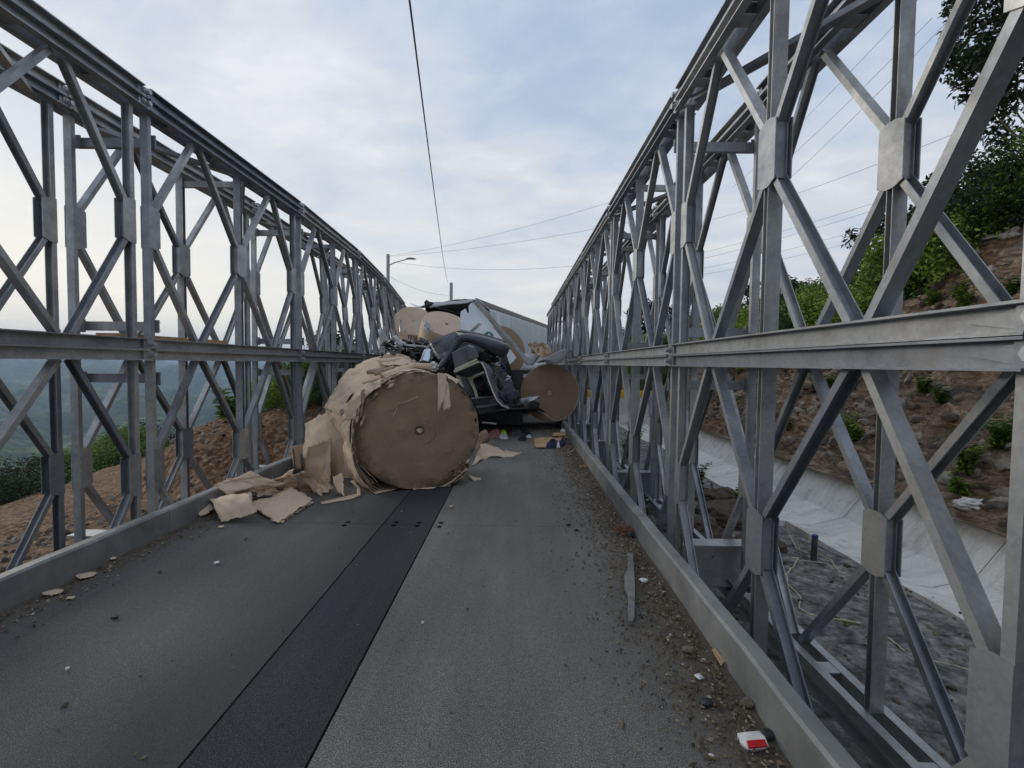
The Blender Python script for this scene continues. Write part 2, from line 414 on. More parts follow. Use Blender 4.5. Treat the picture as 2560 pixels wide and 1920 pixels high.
# wreck
simple('black_plastic', (.022, .023, .026), .42, 0, .4, 5, .12, 40)
simple('bumper', (.045, .050, .065), .32, .1, .35, 3, .06, 30)
simple('grey_plastic', (.125, .13, .14), .5, 0, .2, 5, .1, 50)
simple('cream', (.52, .49, .38), .55, 0, .15, 6, .1)
simple('white_paint', (.62, .65, .68), .38, .1, .12, 3, .08, 12)
simple('rail_alu', (.24, .235, .22), .5, .55, .3, 8, .25, 40)
simple('alu', (.52, .53, .55), .3, .85, .2, 4, .3, 9, bdist=.02)
simple('sheet_metal', (.33, .345, .35), .35, .75, .3, 3, .4, 8, bdist=.03)
simple('dark_sheet', (.085, .085, .08), .5, .3, .35, 5, .2, 20)
simple('frosted', (.30, .30, .285), .5, 0, .3, 4, .3, 20)
simple('emblem_green', (.012, .13, .10), .5, 0, .1, 10, 0)
simple('emblem_white', (.75, .77, .78), .5, 0, .05, 10, 0)
simple('chrome', (.55, .60, .66), .15, .9, .1, 5, .05)
simple('white_bit', (.68, .68, .66), .6, 0, .1, 8, .1)
simple('red_lens', (.55, .012, .018), .25, 0, .2, 12, .1)
simple('wood', (.42, .27, .145), .7, 0, .25, 9, .3, 60)
simple('ply', (.50, .33, .18), .7, 0, .18, 7, .3, 50)
simple('pink_cloth', (.42, .17, .20), .9, 0, .2, 9, .4, 30)
simple('hivis', (.55, .78, .02), .8, 0, .15, 9, .3, 30)
simple('white_cloth', (.55, .55, .60), .9, 0, .15, 9, .4, 30)
simple('black_cloth', (.014, .014, .017), .9, 0, .4, 9, .4, 30)
simple('grey_cloth', (.06, .062, .072), .9, 0, .3, 9, .4, 30)
simple('navy_cloth', (.012, .014, .045), .9, 0, .3, 9, .4, 30)
simple('rag', (.16, .075, .045), .9, 0, .5, 14, .4, 30)
simple('rope', (.55, .55, .34), .8, 0, .3, 14, .2)
simple('blue_paint', (.02, .04, .20), .6, 0, .2, 10, .1)
simple('yellow_paint', (.62, .36, .02), .6, 0, .15, 5, .1)
simple('wire', (.03, .03, .032), .6, .3, .1, 5, 0)
simple('pole', (.25, .26, .27), .6, .3, .2, 6, .1)
simple('belt', (.035, .035, .038), .6, 0, .2, 30, .2, 150)
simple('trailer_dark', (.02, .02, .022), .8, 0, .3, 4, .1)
k = NT('trailer_skin', .32, .12); pos = k.tc.outputs['Object']
c = k.ramp(k.noise(1.5, 6, .6, pos, stretch=(6, 1, .35)), [(.3, (.60, .64, .68)), (.55, (.68, .72, .75)), (.75, (.76, .78, .80))])  # faint pale streaks put the highlights of the crumpled side into the colour
k.col(c); k.bump(k.noise(2, 5, .6, pos, stretch=(7, 1, .5)), .6, .05); M['trailer_skin'] = k.m

# ------------------------------------------------------------------ terrain
CX = -0.976                       # centre line of the bridge
Y1 = 4.311                        # first panel joint ahead of the camera
PL = 3.048                        # panel length
def fbm(x, y, z, o=5, h=.9):
    return noise.fractal(Vector((x, y, z)), h, 2.1, o)
def bank_crest(y):
    t = [(-20, 9.), (6, 8.), (9, 6.3), (10, 5.2), (11.2, 3.6), (12.4, 2.5), (14, 1.7), (18, 1.3), (26, 1.6), (60, 3.)]
    for (a, b), (c, d) in zip(t, t[1:]):
        if y <= c: return lerp(b, d, (y-a)/(c-a))
    return t[-1][1]
def ground_h(x, y):
    n = fbm(x*.35, y*.35, 1.3, 5)
    # under the bridge and to the left: a bulldozed terrace that falls away
    if x < -3.5: z = -1.25+(x+3.5)*.19
    else: z = lerp(-1.25, -.95, sstep(-3.5, 2.2, x))
    xe = -12.4-.47*max(2, y)
    if x < xe: z -= (xe-x)*.55
    z += .10*n*(1 if x > -6 else 2.2)
    if 4.45 < x < 5.95: z = min(z, -1.12)
    # earth bank beyond the terrace, left
    m = sstep(10.5, 16.5, y+.9*fbm(x*.3, y*.3, 7, 4))*sstep(-13.5, -8.2, x+.8*n)
    if x < -1: z = lerp(z, .35+.03*(y-16)+.40*n+.14*fbm(x*1.4, y*1.4, 4, 4, .7), m*sstep(-3.2, -4.6, x) if x > -4.6 else m)
    # abutment at the far end
    a = sstep(19, 22.4, y)*sstep(-9, -5, x)*(1-sstep(4.2, 6, x))
    z = lerp(z, -.16, a)
    # right hand bank
    if x > 5.2:
        zb = -.45+(x-5.5)*.98
        cr = bank_crest(y)+.25*n
        if zb > cr: zb = cr+(zb-cr)*.30
        z = max(-.6, zb)-.25
    return z
def grid_obj(name, xs, ys, fn, mat, kind='structure', smooth=True):
    nx, ny = len(xs), len(ys)
    V = np.array([(x, y, fn(x, y)) for y in ys for x in xs], dtype=np.float32)
    i = np.arange((nx-1)*(ny-1)); r = i//(nx-1); c = i % (nx-1); q = r*nx+c
    Fq = np.stack([q, q+1, q+nx+1, q+nx], 1)
    o = link(name, np_mesh(name, V, Fq, mat, smooth)); o['kind'] = kind; return o
xs = np.concatenate([np.arange(-60, -26, .9), np.arange(-26, 7, .24), np.arange(7, 50, .6)])
ys = np.concatenate([np.arange(-14, 24, .26), np.arange(24, 70, .8)])
grid_obj('ground', xs, ys, ground_h, M['soil'])
def bank_h(x, y):
    zb = -.34+(x-5.5)*.98
    cr = bank_crest(y)
    n = fbm(x*.7, y*.45, 3.1, 6, .75); r = 1-abs(fbm(x*1.1+y*.5, y*.5, x*.4, 5, .8))
    dd, _p = noise.voronoi(Vector((x*.9+.25*n, y*.55+.3*zb, zb*.9)))
    d2, _p = noise.voronoi(Vector((x*2.7, y*1.9, zb*2.5)))
    d = .24*n+.26*(r-.7)+.10*fbm(x*2.6, y*2.6, 2, 4, .7)+.50*min(.6, dd[1]-dd[0])-.2+.16*min(.5, d2[1]-d2[0])
    if zb > cr: zb = cr+(zb-cr)*.30
    e = sstep(5.5, 6.6, x)
    return max(-.34, zb+d*e) if x < 6.2 else zb+d*e
grid_obj('rock_bank', np.arange(5.35, 15, .11), np.concatenate([np.arange(1.5, 14, .11), np.arange(14, 30, .25)]), bank_h, M['rock'], smooth=False)
o = bpy.data.objects['rock_bank']

# far valley and hills, a polar sheet out to the horizon
def far_h(x, y):
    r = math.hypot(x, y); az = math.atan2(x, y)                # 0 ahead, negative left
    left = 1-sstep(R(-5), R(40), az) if az > -2.6 else .3
    drop = -8-.42*max(0, r-26)
    floor_ = -250+120*fbm(x*.0014, y*.0014, 5, 6, .8)+40*fbm(x*.006, y*.006, 2, 5, .8)
    z = max(drop, floor_) if r > 60 else drop
    if r > 60: z = max(z, floor_)
    ridge1 = sstep(1500, 3300, r)*150*(0.62+.6*fbm(x*.0007+3, y*.0007, 9, 5, .9))
    ridge2 = sstep(3600, 6500, r)*(190+70*fbm(x*.0005, y*.0005+7, 4, 6, .8))
    z += ridge1*.45+ridge2*(.86+.25*math.sin(az*5+.6)+.1*math.sin(az*13))
    return lerp(min(-6., -20), z, left) if left < 1 else z
rs = 26*np.exp(np.linspace(0, math.log(26000/26), 170))
azs = np.concatenate([np.linspace(-2.7, -1.2, 40, endpoint=False), np.linspace(-1.2, .1, 260, endpoint=False), np.linspace(.1, 1.7, 60)])
V = [(r*math.sin(a), r*math.cos(a), far_h(r*math.sin(a), r*math.cos(a))) for r in rs for a in azs]
na = len(azs); i = np.arange((len(rs)-1)*(na-1)); rr = i//(na-1); cc = i % (na-1); q = rr*na+cc
o = link('hills', np_mesh('hills', V, np.stack([q, q+1, q+na+1, q+na], 1), M['hills'], True)); o['kind'] = 'structure'

# road beyond the bridge
b = MB(); b.box((CX-3.6, Y1+6*PL+.06, -.6), (CX+3.9, 75, -.004)); o = b.build('road', M['asphalt']); o['kind'] = 'structure'

# concrete drain lined with cast slabs beside the bridge (one slab after another, joints between)
drain = empty('drain_channel', (0, 0, 0)); tag(drain, 'pale concrete drainage channel running along the foot of the rocky bank', 'drain')
yy = 0.2
while yy < 26:
    L = 2.35+.3*math.sin(yy*3.1)
    mb = MB(); prof = []
    j = 0.
    pts = [(4.12+.20*sstep(9, 3, yy)+j*.5, -.915), (4.70+j, -.97), (5.15+j, -.86), (5.62, -.25), (5.82, -.23), (5.82, -1.2), (4.12+.20*sstep(9, 3, yy), -1.2)]
    n = 6
    rows = []
    for i in range(n+1):
        y = yy+(L-.015)*i/n
        rows.append([(px+.018*fbm(y*1.3, q, px), y, pz+(.014*fbm(y*2, px*2, 3) if pz > -1.1 else 0)) for q, (px, pz) in enumerate(pts)])
    m = len(pts); vs = [p for r_ in rows for p in r_]
    fs = [(i*m+a, i*m+(a+1) % m, (i+1)*m+(a+1) % m, (i+1)*m+a) for i in range(n) for a in range(m)]
    fs += [tuple(range(m)), tuple(range(n*m, n*m+m))]
    mb.add(vs, fs); mb.build('slab', M['concrete'], drain)
    yy += L

# ------------------------------------------------------------------ bridge deck
deck = empty('bridge_deck', (CX, Y1, 0)); tag(deck, 'dark grit-coated steel bridge deck with two long seams', 'bridge deck')
def put(o, parent):
    o.parent = parent; o.matrix_parent_inverse = Matrix.Translation(-parent.location); return o
holes = [(-1.561, .075), (-1.561, -.02), (-1.111, .09), (-1.111, -.005), (-.898, .09), (-.898, -.005), (-.692, .09), (-.692, -.02), (.50, .085), (.555, -.055)]
cols = [(CX-2.03, -1.229, 'deck'), (-1.217, -.766, 'deck_dark'), (-.754, CX+2.03, 'deck')]
yofs = .035
for J in range(-1, 7):
    y0 = Y1+(J-1)*PL+yofs+.003; y1 = y0+PL-.006
    for ci, (x0, x1, mt) in enumerate(cols):
        mb = MB(); mb.box((x0, y0, -.16), (x1, y1, 0)); o = mb.build('deck_panel', M[mt]); 
        cut = None
        if J in (0, 1):
            mbc = MB()
            for hx, hy in holes:
                if x0 < hx < x1 and ((J == 0 and hy < .03) or (J == 1 and hy > .03)):
                    c_ = (hx, Y1+(hy if J == 1 else hy-.0)+ (.0), 0)
                    mbc.cyl((c_[0], c_[1], -.06), (c_[0], c_[1], .05), .026, n=20)
            if mbc.v:
                cut = mbc.build('cutter', M['hole'])
                o.data.materials.append(M['hole'])
                md = o.modifiers.new('b', 'BOOLEAN'); md.operation = 'DIFFERENCE'; md.object = cut; md.solver = 'EXACT'
                dg = bpy.context.evaluated_depsgraph_get(); me = bpy.data.meshes.new_from_object(o.evaluated_get(dg))
                o.modifiers.clear(); o.data = me; bpy.data.objects.remove(cut)
        put(o, deck)

# kerbs: folded steel channel, one length per panel
def kerb(side, lab):
    k = empty('kerb', (CX+side*2.06, Y1, 0)); tag(k, lab, 'kerb')
    for J in range(-1, 7):
        y0 = Y1+(J-1)*PL+yofs-.28+.004; y1 = y0+PL-.008
        xi = CX+side*2.03; mb = MB()
        prof = [(0, -.17), (0, .185), (.012, .20), (.078, .20), (.09, .188), (.09, .12), (.082, .12), (.082, .186), (.01, .186), (.01, -.17)]
        n = 8; rows = []
        for i in range(n+1):
            y = lerp(y0, y1, i/n); wob = .010*fbm(y*.9, side, 0, 3)+.006*fbm(y*3, side, 2, 3)
            rows.append([(xi+side*(a+wob), y, b_+(.006*fbm(y*1.4, side*3, 1, 3) if b_ > 0 else 0)) for a, b_ in prof])
        m = len(prof); vs = [p for r_ in rows for p in r_]
        fs = [(i*m+a, i*m+(a+1) % m, (i+1)*m+(a+1) % m, (i+1)*m+a) for i in range(n) for a in range(m)]+[tuple(range(m)), tuple(range(n*m, n*m+m))]
        mb.add(vs, fs); put(mb.build('kerb_rail', M['kerb_steel']), k)
kerb(-1, 'low grey steel kerb along the left edge of the deck'); kerb(1, 'low grey steel kerb along the right edge of the deck, leaf litter beside it')

# ------------------------------------------------------------------ double storey truss walls
ZM = 1.586; CH = .0985; H = 2.134
Zlow = ZM-CH/2-H; Zup = ZM+CH/2
def tab(t, J):
    if J <= t[0][0]: return t[0][1]
    for (a, b_), (c_, d_) in zip(t, t[1:]):
        if J <= c_: return lerp(b_, d_, (J-a)/(c_-a))
    return t[-1][1]
TOPD = [(2, 0), (2.5, .03), (3, .13), (4, .43), (5, .83), (6, 1.25), (7, 1.68)]
MIDD = [(2.6, 0), (3, .03), (4, .20), (5, .48), (6, .80), (7, 1.1)]
BOTD = [(3, 0), (5, .15), (7, .4)]
def warpL(p):
    J = 1+(p.y-Y1)/PL
    t, m, b_ = tab(TOPD, J), tab(MIDD, J), tab(BOTD, J)
    d = lerp(m, t, (p.z-ZM)/(H+CH/2)) if p.z > ZM else lerp(m, b_, (ZM-p.z)/H)
    return Vector((p.x-d, p.y, p.z))
X_, Yv, Zv = Vector((1, 0, 0)), Vector((0, 1, 0)), Vector((0, 0, 1))
def chord_mb(z, pins_ends=(True, True)):
    mb = MB()
    for s in (-1, 1):
        mb.channel((s*.045, .03, z), (s*.045, PL-.03, z), Zv, X_*s, CH-.003, .06, .009)
        for y0, y1 in ((-.045, .075), (PL-.075, PL+.002)):
            if y0 < 0: mb.box((s*.058 if s > 0 else -.080, y0, z-.040), (.080 if s > 0 else -.058, y1, z+.040))
            else: mb.box((s*.046 if s > 0 else -.074, y0, z-.043), (.074 if s > 0 else -.046, y1+.04, z+.043))
        # tapered jaw weld
        mb.prism([(0, -.03), (0, .03), (.16, 0)], (s*.056, .078, z), (s*.068, .078, z), Yv, Zv)
    for y in (.42, 1.1, 1.94, 2.62):
        mb.box((-.044, y-.06, z+.034), (.044, y+.06, z+.0425)); mb.box((-.044, y-.06, z-.0425), (.044, y+.06, z-.034))
    return mb
def pin_mb(z):
    mb = MB(); n = 6
    st = [(-.124, .022), (-.089, .025), (-.0888, .034), (-.081, .034), (-.0808, .018), (.0808, .018), (.081, .034), (.0888, .034), (.089, .025), (.124, .022)]
    vs = [(x, r*math.cos(t*math.pi/3), z+r*math.sin(t*math.pi/3)) for x, r in st for t in range(n)]
    fs = [(j*n+i, j*n+(i+1) % n, (j+1)*n+(i+1) % n, (j+1)*n+i) for j in range(len(st)-1) for i in range(n)]
    fs += [tuple(range(n-1, -1, -1)), tuple(range((len(st)-1)*n, len(st)*n))]
    return mb.add(vs, fs)
def panel_parts():
    P_ = []
    P_.append(('chord', chord_mb(0), None)); P_.append(('chord', chord_mb(H), None))
    P_.append(('pin', pin_mb(0), 0)); P_.append(('pin', pin_mb(H), 1))
    zt, zb = H-CH/2, CH/2
    zc = (zt+zb)/2; posts = []
    for y, op, g in ((.088, 1, 'e0'), (PL/2, 1, 'c'), (PL-.115, -1, 'e1')):
        mb = MB()
        if g == 'c':
            mb.prism([(-.042,-.024),(.042,-.024),(.042,-.019),(.003,-.019),(.003,.019),(.042,.019),(.042,.024),(-.042,.024),(-.042,.019),(-.003,.019),(-.003,-.019),(-.042,-.019)], (0, y, zb), (0, y, zt), X_, Yv)
        else: mb.channel((0, y-op*.021, zb), (0, y-op*.021, zt), X_, Yv*op, .072, .042, .006)
        P_.append(('post', mb, None)); posts.append(len(P_)-1)
        gm = MB()
        y0, y1 = (y-.092, y+.092) if g == 'c' else ((y-.024, y+.106) if g == 'e0' else (y-.106, y+.024))
        for s in (-1, 1):
            x0, x1 = (s*.0425, s*.0485) if g == 'c' else (s*.0365, s*.0425)
            lo, hi = min(x0, x1), max(x0, x1)
            if g == 'c': pr = [(y0, zc-.165), (y-.03, zc-.19), (y+.03, zc-.19), (y1, zc-.165), (y1, zc+.165), (y+.03, zc+.19), (y-.03, zc+.19), (y0, zc+.165)]
            elif g == 'e0': pr = [(y0, zc-.19), (y+.04, zc-.19), (y1, zc-.165), (y1, zc+.165), (y+.04, zc+.19), (y0, zc+.19)]
            else: pr = [(y0, zc-.165), (y-.04, zc-.19), (y1, zc-.19), (y1, zc+.19), (y-.04, zc+.19), (y0, zc+.165)]
            gm.prism(pr, (lo, 0, 0), (hi, 0, 0), Yv, Zv)
        P_.append(('gusset_plate', gm, len(P_)-1))
    def diag(a, b_, op):
        mb = MB(); a = Vector(a); b_ = Vector(b_); d = (b_-a).normalized(); n_ = X_.cross(d)
        if n_.z*op < 0: n_ = -n_
        mb.channel(a-n_*.020, b_-n_*.020, X_, n_, .068, .040, .006)
        P_.append(('diagonal', mb, None))
    q = PL/4
    for yq in (q, 3*q):
        left = .088 if yq < PL/2 else PL/2; right = PL/2 if yq < PL/2 else PL-.115
        gl = .058
        for zc_, ze, sgn in ((zt, zc+.15, 1), (zb, zc-.15, -1)):
            diag((0, yq-.055, zc_-sgn*.0), (0, left+gl, ze), -1 if sgn > 0 else 1)
            diag((0, yq+.055, zc_), (0, right-gl, ze), -1 if sgn > 0 else 1)
        for yy_, op in ((left+gl, 1), (right-gl, -1)):
            mb = MB(); mb.channel((0, yy_-op*.012, zc-.15), (0, yy_-op*.012, zc+.15), X_, Yv*op, .068, .024, .006)
            P_.append(('gusset_strut', mb, posts[0 if yy_ < .5 else (2 if yy_ > 2.5 else 1)]))
    return P_
PP = panel_parts()
PM = [mb.mesh(nm, M['bolt'] if nm == 'pin' else M['steel']) for nm, mb, _ in PP]
RC = chord_mb(0); RCm = RC.mesh('chord', M['steel']); RP = pin_mb(0); RPm = RP.mesh('pin', M['bolt'])
def warped(mb, off, name, mat):
    w = MB(); w.v = [warpL(v+off) for v in mb.v]; w.f = mb.f; return w.mesh(name, mat)
def truss(side, lab):
    root = empty('bridge_truss', (CX+side*2.43, Y1, Zlow)); tag(root, lab, 'truss')
    T = root.location
    def place(name, mb, me, off, parent, mat):
        off = Vector(off)
        if side < 0 and off.y > Y1+.9*PL:
            o = link(name, warped(mb, off, name, mat)); w = Matrix.Identity(4)
        else:
            o = link(name, me); w = Matrix.Translation(off)
        o.parent = parent
        o.matrix_parent_inverse = parent.matrix_world.inverted() if False else Matrix.Identity(4)
        base = Matrix.Translation(T)
        pw = PW.get(parent.name, base)
        o.matrix_basis = pw.inverted() @ w
        PW[o.name] = w
        return o
    PW = {root.name: Matrix.Translation(T)}
    for ti, dx in enumerate((2.43, 3.13)):
        x = CX+side*dx
        for J in range(-1, 7):
            for st, zb in enumerate((Zlow, Zup)):
                off = (x, Y1+(J-1)*PL, zb); objs = []
                for (nm, mb, par), me in zip(PP, PM):
                    p_ = root if par is None else objs[par]
                    objs.append(place(nm, mb, me, off, p_, M['bolt'] if nm == 'pin' else M['steel']))
            for zz_ in ((Zlow-CH, Zup+H+CH) if J < 6 else (Zlow-CH,)):
                off = (x, Y1+(J-1)*PL, zz_)
                c_ = place('chord', RC, RCm, off, root, M['steel']); place('pin', RP, RPm, off, c_, M['bolt'])
    xi, xo = CX+side*2.43, CX+side*3.13
    a, b_ = (xi, xo) if side > 0 else (xo, xi)
    for J in range(-1, 8):
        y = Y1+(J-1)*PL+(.16 if J < 7 else -.16)
        for z in () if J < 1 and side > 0 else (ZM+.22, ZM-.27, Zup+H-.27):
            mb = MB(); mb.channel((a-.02, y, z), (b_+.02, y, z), Zv, Yv, .085, .045, .007)
            for xx in (a, b_):     # cleats
                mb.box((xx-.045, y-.016, z-.06), (xx+.045, y-.002, z+.06))
            if side < 0: mb.v = [warpL(v) for v in mb.v]
            put(mb.build('bracing_strut', M['steel']), root)
        if J < 7:
            zt_ = Zup+H-.085
            for (ya, xa), (yb, xb) in (((.25, a), (PL/2-.1, b_)), ((PL/2+.1, b_), (PL-.25, a))):
                mb = MB(); p0 = Vector((xa, y+ya-.16, zt_)); p1 = Vector((xb, y+yb-.16, zt_)); d = (p1-p0).normalized()
                mb.channel(p0, p1, Zv.cross(d), Zv, .07, .04, .006)
                if side < 0: mb.v = [warpL(v) for v in mb.v]
                put(mb.build('plan_brace', M['steel']), root)
            mb = MB(); ym = y-.16+PL/2
            mb.channel((a-.05, ym, zt_-.06), (b_+.05, ym, zt_-.06), Zv, Yv, .07, .045, .006)
            if side < 0: mb.v = [warpL(v) for v in mb.v]
            put(mb.build('bracing_strut', M['steel']), root)
truss(-1, 'left galvanised lattice truss wall of the bridge, bowed outward beyond the paper rolls')
truss(1, 'right galvanised lattice truss wall of the bridge, straight, beside the rocky bank')

# transoms: deep I beams under the deck whose ends show outside the kerbs
for J in range(-1, 8):
    y = Y1+(J-1)*PL+.24 if J < 7 else Y1+6*PL-.24
    mb = MB(); zt_ = -.20; d = .40
    mb.prism([(-.09,0),(.09,0),(.09,-.016),(.006,-.016),(.006,-d+.016),(.09,-d+.016),(.09,-d),(-.09,-d),(-.09,-d+.016),(-.006,-d+.016),(-.006,-.016),(-.09,-.016)],
             (CX-3.32, y, zt_), (CX+3.32, y, zt_), Yv, Zv)
    t = mb.build('transom', M['steel'])
    tag(t, ['steel cross beam under the deck behind the camera', 'nearest steel cross beam under the deck', 'steel cross beam under the deck seam with the open holes', 'steel cross beam under the deck in front of the largest roll'][min(J+1, 3)] if J < 3 else
        'steel cross beam under the far deck, seen between the truss posts', 'beam', 'steel cross beams under the deck')
    for s in (-1, 1):
        m2 = MB()
        for xx in (2.62, 2.9): m2.cyl((CX+s*xx, y-.010, zt_-.14), (CX+s*xx, y-.03, zt_-.14), .02, n=6)
        m2.build('bolt', M['bolt'], t)

# ------------------------------------------------------------------ paper rolls
def axis_matrix(c, axis, up=Vector((0, 0, 1)), sx=1., sy=1.):
    z = Vector(axis).normalized(); x = up.cross(z)
    x = x.normalized() if x.length > 1e-4 else Vector((1, 0, 0)); y = z.cross(x)
    return Matrix(((x.x*sx, y.x*sy, z.x, c[0]), (x.y*sx, y.y*sy, z.y, c[1]), (x.z*sx, y.z*sy, z.z, c[2]), (0, 0, 0, 1)))
def roll(c, normal, r, L, end, lab, seed=0, dent=.012, sx=1., sy=1., side='kraft', core=True):
    """paper roll: c = centre of the end that faces us, normal = the way that end faces; local +z points out of it"""
    root = empty('paper_roll', (0, 0, 0)); root.matrix_world = axis_matrix(c, normal, sx=sx, sy=sy); tag(root, lab, 'paper roll')
    n = 96
    def rad(t, z): return r*(1+dent*fbm(math.cos(t)*1.3, math.sin(t)*1.3, seed+z*.4, 4))
    mb = MB(); nz = 10
    zs = [0.004, -.012]+[-.012-(L-.012)*(i+1)/nz for i in range(nz)]
    for j, z in enumerate(zs):
        for i in range(n):
            t = 2*math.pi*i/n; q = rad(t, z)*(.994 if j == 0 else 1); mb.v.append(Vector((q*math.cos(t), q*math.sin(t), z)))
    mb.f += [(j*n+i, j*n+(i+1) % n, (j+1)*n+(i+1) % n, (j+1)*n+i) for j in range(len(zs)-1) for i in range(n)]
    mb.f.append(tuple(range((len(zs)-1)*n, len(zs)*n)))
    mb.build('wrapped_side', M[side], root, True)
    # the cut end: rings of wound paper, slightly dished and creased
    mb = MB(); nr = 26
    for k_ in range(nr+1):
        f_ = k_/nr; q0 = .045+(1-.045)*f_
        for i in range(n):
            t = 2*math.pi*i/n
            rr_ = (.045 if k_ == 0 else q0*rad(t, 0)*.992)
            if k_ == 0: rr_ = .045
            z = .005+.010*dent/.012*fbm(math.cos(t)*rr_*3, math.sin(t)*rr_*3, seed+2, 5)+.003*math.sin(k_*2.1+seed)*max(0, 1-f_*3)
            if k_ == 0: z -= .02
            if k_ == nr: z = -.001
            mb.v.append(Vector((rr_*math.cos(t), rr_*math.sin(t), z)))
    mb.f += [(j*n+i, j*n+(i+1) % n, (j+1)*n+(i+1) % n, (j+1)*n+i) for j in range(nr) for i in range(n)]
    mb.build('cut_end', M[end], root, True)
    if core:
        mb = MB(); m = 24
        for rr_, z in ((.047, -.05), (.047, .010), (.020, .012), (.018, -.05)):
            for i in range(m):
                t = 2*math.pi*i/m; mb.v.append(Vector((rr_*math.cos(t), rr_*math.sin(t), z)))
        mb.f += [(j*m+i, j*m+(i+1) % m, (j+1)*m+(i+1) % m, (j+1)*m+i) for j in range(3) for i in range(m)]
        mb.f.append(tuple(range(3*m, 4*m)))
        c_ = mb.build('core', M['core'], root)
    return root
def sheet(name, corners, nx=24, ny=18, amp=.02, tear=.02, freq=2.2, bulge=None, mat='kraft', parent=None, seed=0, thick=.004, roll_edge=None):
    """crumpled sheet between four 3-d corners a,b,c,d (a-b one edge, d-c the opposite one)"""
    a, b_, c_, d = [Vector(p) for p in corners]
    nrm = (b_-a).cross(d-a).normalized()
    if (nrm.z < 0 if abs(nrm.z) > .45 else nrm.y > 0): nrm = -nrm
    mb = MB()
    for j in range(ny+1):
        for i in range(nx+1):
            u, v = i/nx, j/ny
            uu, vv = u, v
            e = min(u, 1-u, v, 1-v)
            jit = tear*max(0, 1-e*8)
            uu += jit*1.4*fbm(u*6+seed, v*6, 3.3, 4, .6); vv += jit*1.4*fbm(u*6+seed, v*6, 8.1, 4, .6)
            p = (a*(1-uu)+b_*uu)*(1-vv)+(d*(1-uu)+c_*uu)*vv
            h = amp*fbm(u*freq+seed*1.7, v*freq, seed*.37, 4, .9)*1.6
            cr_ = abs(fbm(u*freq*1.3+seed, v*freq*1.3+4, seed, 3))
            h += amp*.9*(.35-cr_)
            if bulge: h += bulge(u, v)
            mb.v.append(p+nrm*h)
    mb.f += [(j*(nx+1)+i, j*(nx+1)+i+1, (j+1)*(nx+1)+i+1, (j+1)*(nx+1)+i) for j in range(ny) for i in range(nx)]
    o = mb.build(name, M[mat], parent, True); solid(o, thick, 0); return o
def poly(name, pts, mat, thick=.004, amp=.0, cuts=3, parent=None, seed=0, smooth=True, freq=3., off=0):
    """flat-ish torn or bent piece from a 3-d outline"""
    bm = bmesh.new(); vs = [bm.verts.new(p) for p in pts]; f = bm.faces.new(vs)
    bmesh.ops.triangulate(bm, faces=[f])
    if cuts: 
        bmesh.ops.subdivide_edges(bm, edges=bm.edges[:], cuts=cuts, use_grid_fill=True)
        bmesh.ops.triangulate(bm, faces=bm.faces[:])
    bm.normal_update()
    if amp:
        ns = sum((v.normal for v in bm.verts), Vector()).normalized()
        for v in bm.verts: v.co += ns*amp*fbm(v.co.x*freq+seed, v.co.y*freq, v.co.z*freq, 4)
    me = bpy.data.meshes.new(name); bm.to_mesh(me); bm.free(); me.materials.append(M[mat])
    if smooth:
        for p in me.polygons: p.use_smooth = True
    o = link(name, me, parent); solid(o, thick, off); return o

# front roll: the biggest thing in the picture, its end cracked and dirty, outer layers torn loose
nA = Vector((.40, -.90, .02)).normalized()
cA = Vector((-1.135, 5.58, .693))
rA = roll(cA, nA, .69, 1.25, 'end_front', 'huge brown paper roll in front, torn wrapping hanging off its left side', 3, .02, sx=1.075, sy=1., core=False)
mb = MB()                               # splintered core plug and the swirl round it
for i in range(14):
    t = 2*math.pi*i/14; q = .030*(1+.25*math.sin(3*t)); mb.v.append(Vector((q*math.cos(t), q*math.sin(t)*.8, .03+.012*math.sin(t*2))))
for i in range(14):
    t = 2*math.pi*i/14; mb.v.append(Vector((.04*math.cos(t), .036*math.sin(t), -.03)))
mb.f.append(tuple(range(14))); mb.f += [(i, (i+1) % 14, (i+1) % 14+14, i+14) for i in range(14)]
mb.build('core', M['core'], rA)
